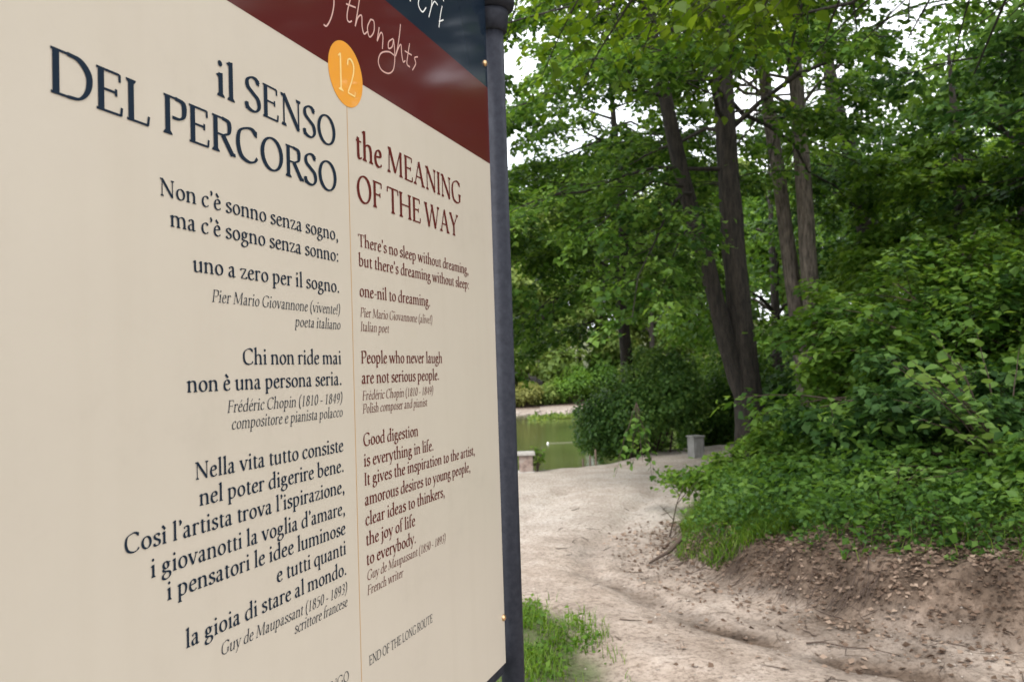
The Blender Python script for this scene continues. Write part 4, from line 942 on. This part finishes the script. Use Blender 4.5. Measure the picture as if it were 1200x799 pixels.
def stick(label, pts, r, name='fallen_stick', forks=()):
    root_xyz = pts[0]; root = empty(name, root_xyz, label, 'stick')
    P = np.array([pts], float); K = P.shape[1]
    V, F = tubes(P, np.outer([r], np.linspace(1, .35, K)), 7); mesh_np('stem', V, F, M['twig'], root, smooth=True)
    for fk in forks:
        P = np.array([fk], float); V, F = tubes(P, np.outer([r * .5], np.linspace(1, .3, P.shape[1])), 5); mesh_np('side_twig', V, F, M['twig'], root, smooth=True)
    return root
g = lambda x, y, u=0: (x, y, H(x, y) + u)
stick('dark broken stick poking out from under the grassy rim of the bank', [g(1.38, 6.95, .10), g(1.26, 6.9, .06), g(1.14, 6.8, .035), g(1.06, 6.72, .012)], .022)
stick('dark forked stick lying on the path near the bottom right', [g(1.62, 4.72, .010), g(1.70, 4.70, .014), g(1.80, 4.60, .010), g(1.93, 4.58, .012), g(2.06, 4.49, .008)], .006, forks=[[g(1.70, 4.70, .014), g(1.77, 4.75, .02), g(1.84, 4.76, .012)], [g(1.80, 4.60, .01), g(1.76, 4.52, .014), g(1.85, 4.47, .012)]])
stick('bare upright sapling rising from the left tip of the bank', [g(1.42, 7.75, 0), g(1.46, 7.75, .14), g(1.50, 7.76, .28), g(1.58, 7.78, .42)], .009, 'bare_sapling',
      [[g(1.46, 7.75, .16), g(1.38, 7.74, .26), g(1.34, 7.74, .30)], [g(1.50, 7.76, .28), g(1.62, 7.76, .33), g(1.76, 7.76, .36)], [g(1.53, 7.76, .34), g(1.50, 7.76, .42), g(1.44, 7.76, .47)]])

# ---------------------------------------------------------------- small things at the path's end
conc = mat('concrete', (.4, .38, .35), .9); n, r = noise_col(conc, [(.3, (.30, .28, .26)), (.7, (.48, .46, .43))], 14, 8); bump(conc, n.outputs['Fac'], .5, .01)
red = mat('reddish_stone', (.3, .17, .14), .9); n, r = noise_col(red, [(.35, (.13, .10, .085)), (.5, (.27, .2, .17)), (.7, (.32, .29, .26))], 9, 8); bump(red, n.outputs['Fac'], .6, .01)
x, y = .16, 13.05; z = H(x, y) - .03
t = empty('stone_pillar', (x, y, z), 'low reddish stone pillar with a pale cap at the water, beside the post', 'pillar')
MB().box((x, y, z + .15), (.22, .22, .30)).build('shaft', red, t, .012)
MB().box((x, y, z + .325), (.29, .29, .05)).build('cap', conc, t, .01)
MB().box((x, y, z + .02), (.27, .27, .05)).build('plinth', conc, t, .01)
x, y = 3.12, 14.2; z = H(x, y) - .02
gm = mat('grey_paint', (.33, .34, .34), .5); noise_col(gm, [(.3, (.17, .17, .16)), (.7, (.27, .27, .26))], 8, 6)
t = empty('litter_bin', (x, y, z), 'small square grey bin standing against the dark bush at the path end', 'bin')
mm = Matrix.Rotation(.35, 3, 'Z')
MB().box((x, y, z + .20), (.21, .21, .34), mm).build('body', gm, t, .008)
MB().box((x, y, z + .39), (.235, .235, .03), mm).build('lid', gm, t, .006)
MB().box((x, y, z + .02), (.20, .20, .04), mm).build('foot', conc, t, .004)
for k in (-1, 0, 1):
    v_ = mm @ Vector((.127 * 0 + k * .062, -.108, 0)); MB().box((x + v_.x, y + v_.y, z + .2), (.012, .012, .28), mm).build('rib', gm, t)
wd = mat('weathered_wood', (.2, .15, .11), .9)
for i, (x, y) in enumerate(((1.17, 14.35), (1.31, 14.5), (1.38, 14.2))):
    t = MB().lathe((x, y, H(x, y) - .05), [(.018, 0), (.018, .28 + .03 * i), (.010, .31 + .03 * i)], 8).build('wooden_stake', wd)
    tagp(t, ['left one of three short thin stakes by the water', 'middle one of three short thin stakes by the water, farthest back', 'right one of three short thin stakes, next to the round bush'][i], 'stake', 'thin stakes at the path end')
# floating line
wh = mat('white_float', (.8, .8, .78), .4)
t = MB().lathe((1.1, 27.8, -.95), [(.02, 0), (.03, .03), (.04, .06), (.03, .09), (.01, .11)], 16).build('buoy', wh, smooth=True); tagp(t, 'white float on the lake at the left end of the floating line', 'buoy')
xs = np.linspace(1.1, 9, 40); P = np.stack([xs, 27.8 + .1 * np.sin(xs * 1.3) + .12 * (xs - 1.1), np.full(40, -.885)], -1)[None]
V, F = tubes(P, np.full((1, 40), .007), 5); t = mesh_np('floating_line', V, F, mat('faded_rope', (.34, .33, .24), .8), None, smooth=True); tagp(t, 'thin pale line floating on the green water', 'rope')
# weed and stones along the far waterline
p = np.stack([rg.uniform(-12, 14, 260), rg.uniform(45.2, 46.6, 260)], -1)
V_ = []
pebbles('shore_stones', 'pale stones and driftwood along the far waterline', np.stack([p[:, 0], p[:, 1] + .9], -1), .08, .35, pm_, rg)
p = np.stack([rg.uniform(-10, 10, 9000), 42.5 + 1.6 * rg.normal(size=9000) * .6], -1)
p = p[fbm(p[:, 0], p[:, 1], .6, 17) > -.02]
P = np.stack([p[:, 0], p[:, 1], -.89 + .12 * rg.random(len(p)) ** 2], -1)
o = leaves_obj('water_weed', P, rg.normal(size=P.shape), np.array([0, 0, 1.0]) + .5 * rg.normal(size=P.shape), .2 * (.5 + rg.random(len(p))), rg.random(len(p)), M['leaf_far'], None, T4, 'stuff'); o['label'] = 'green water weed floating along the far shore'; o['category'] = 'water weed'
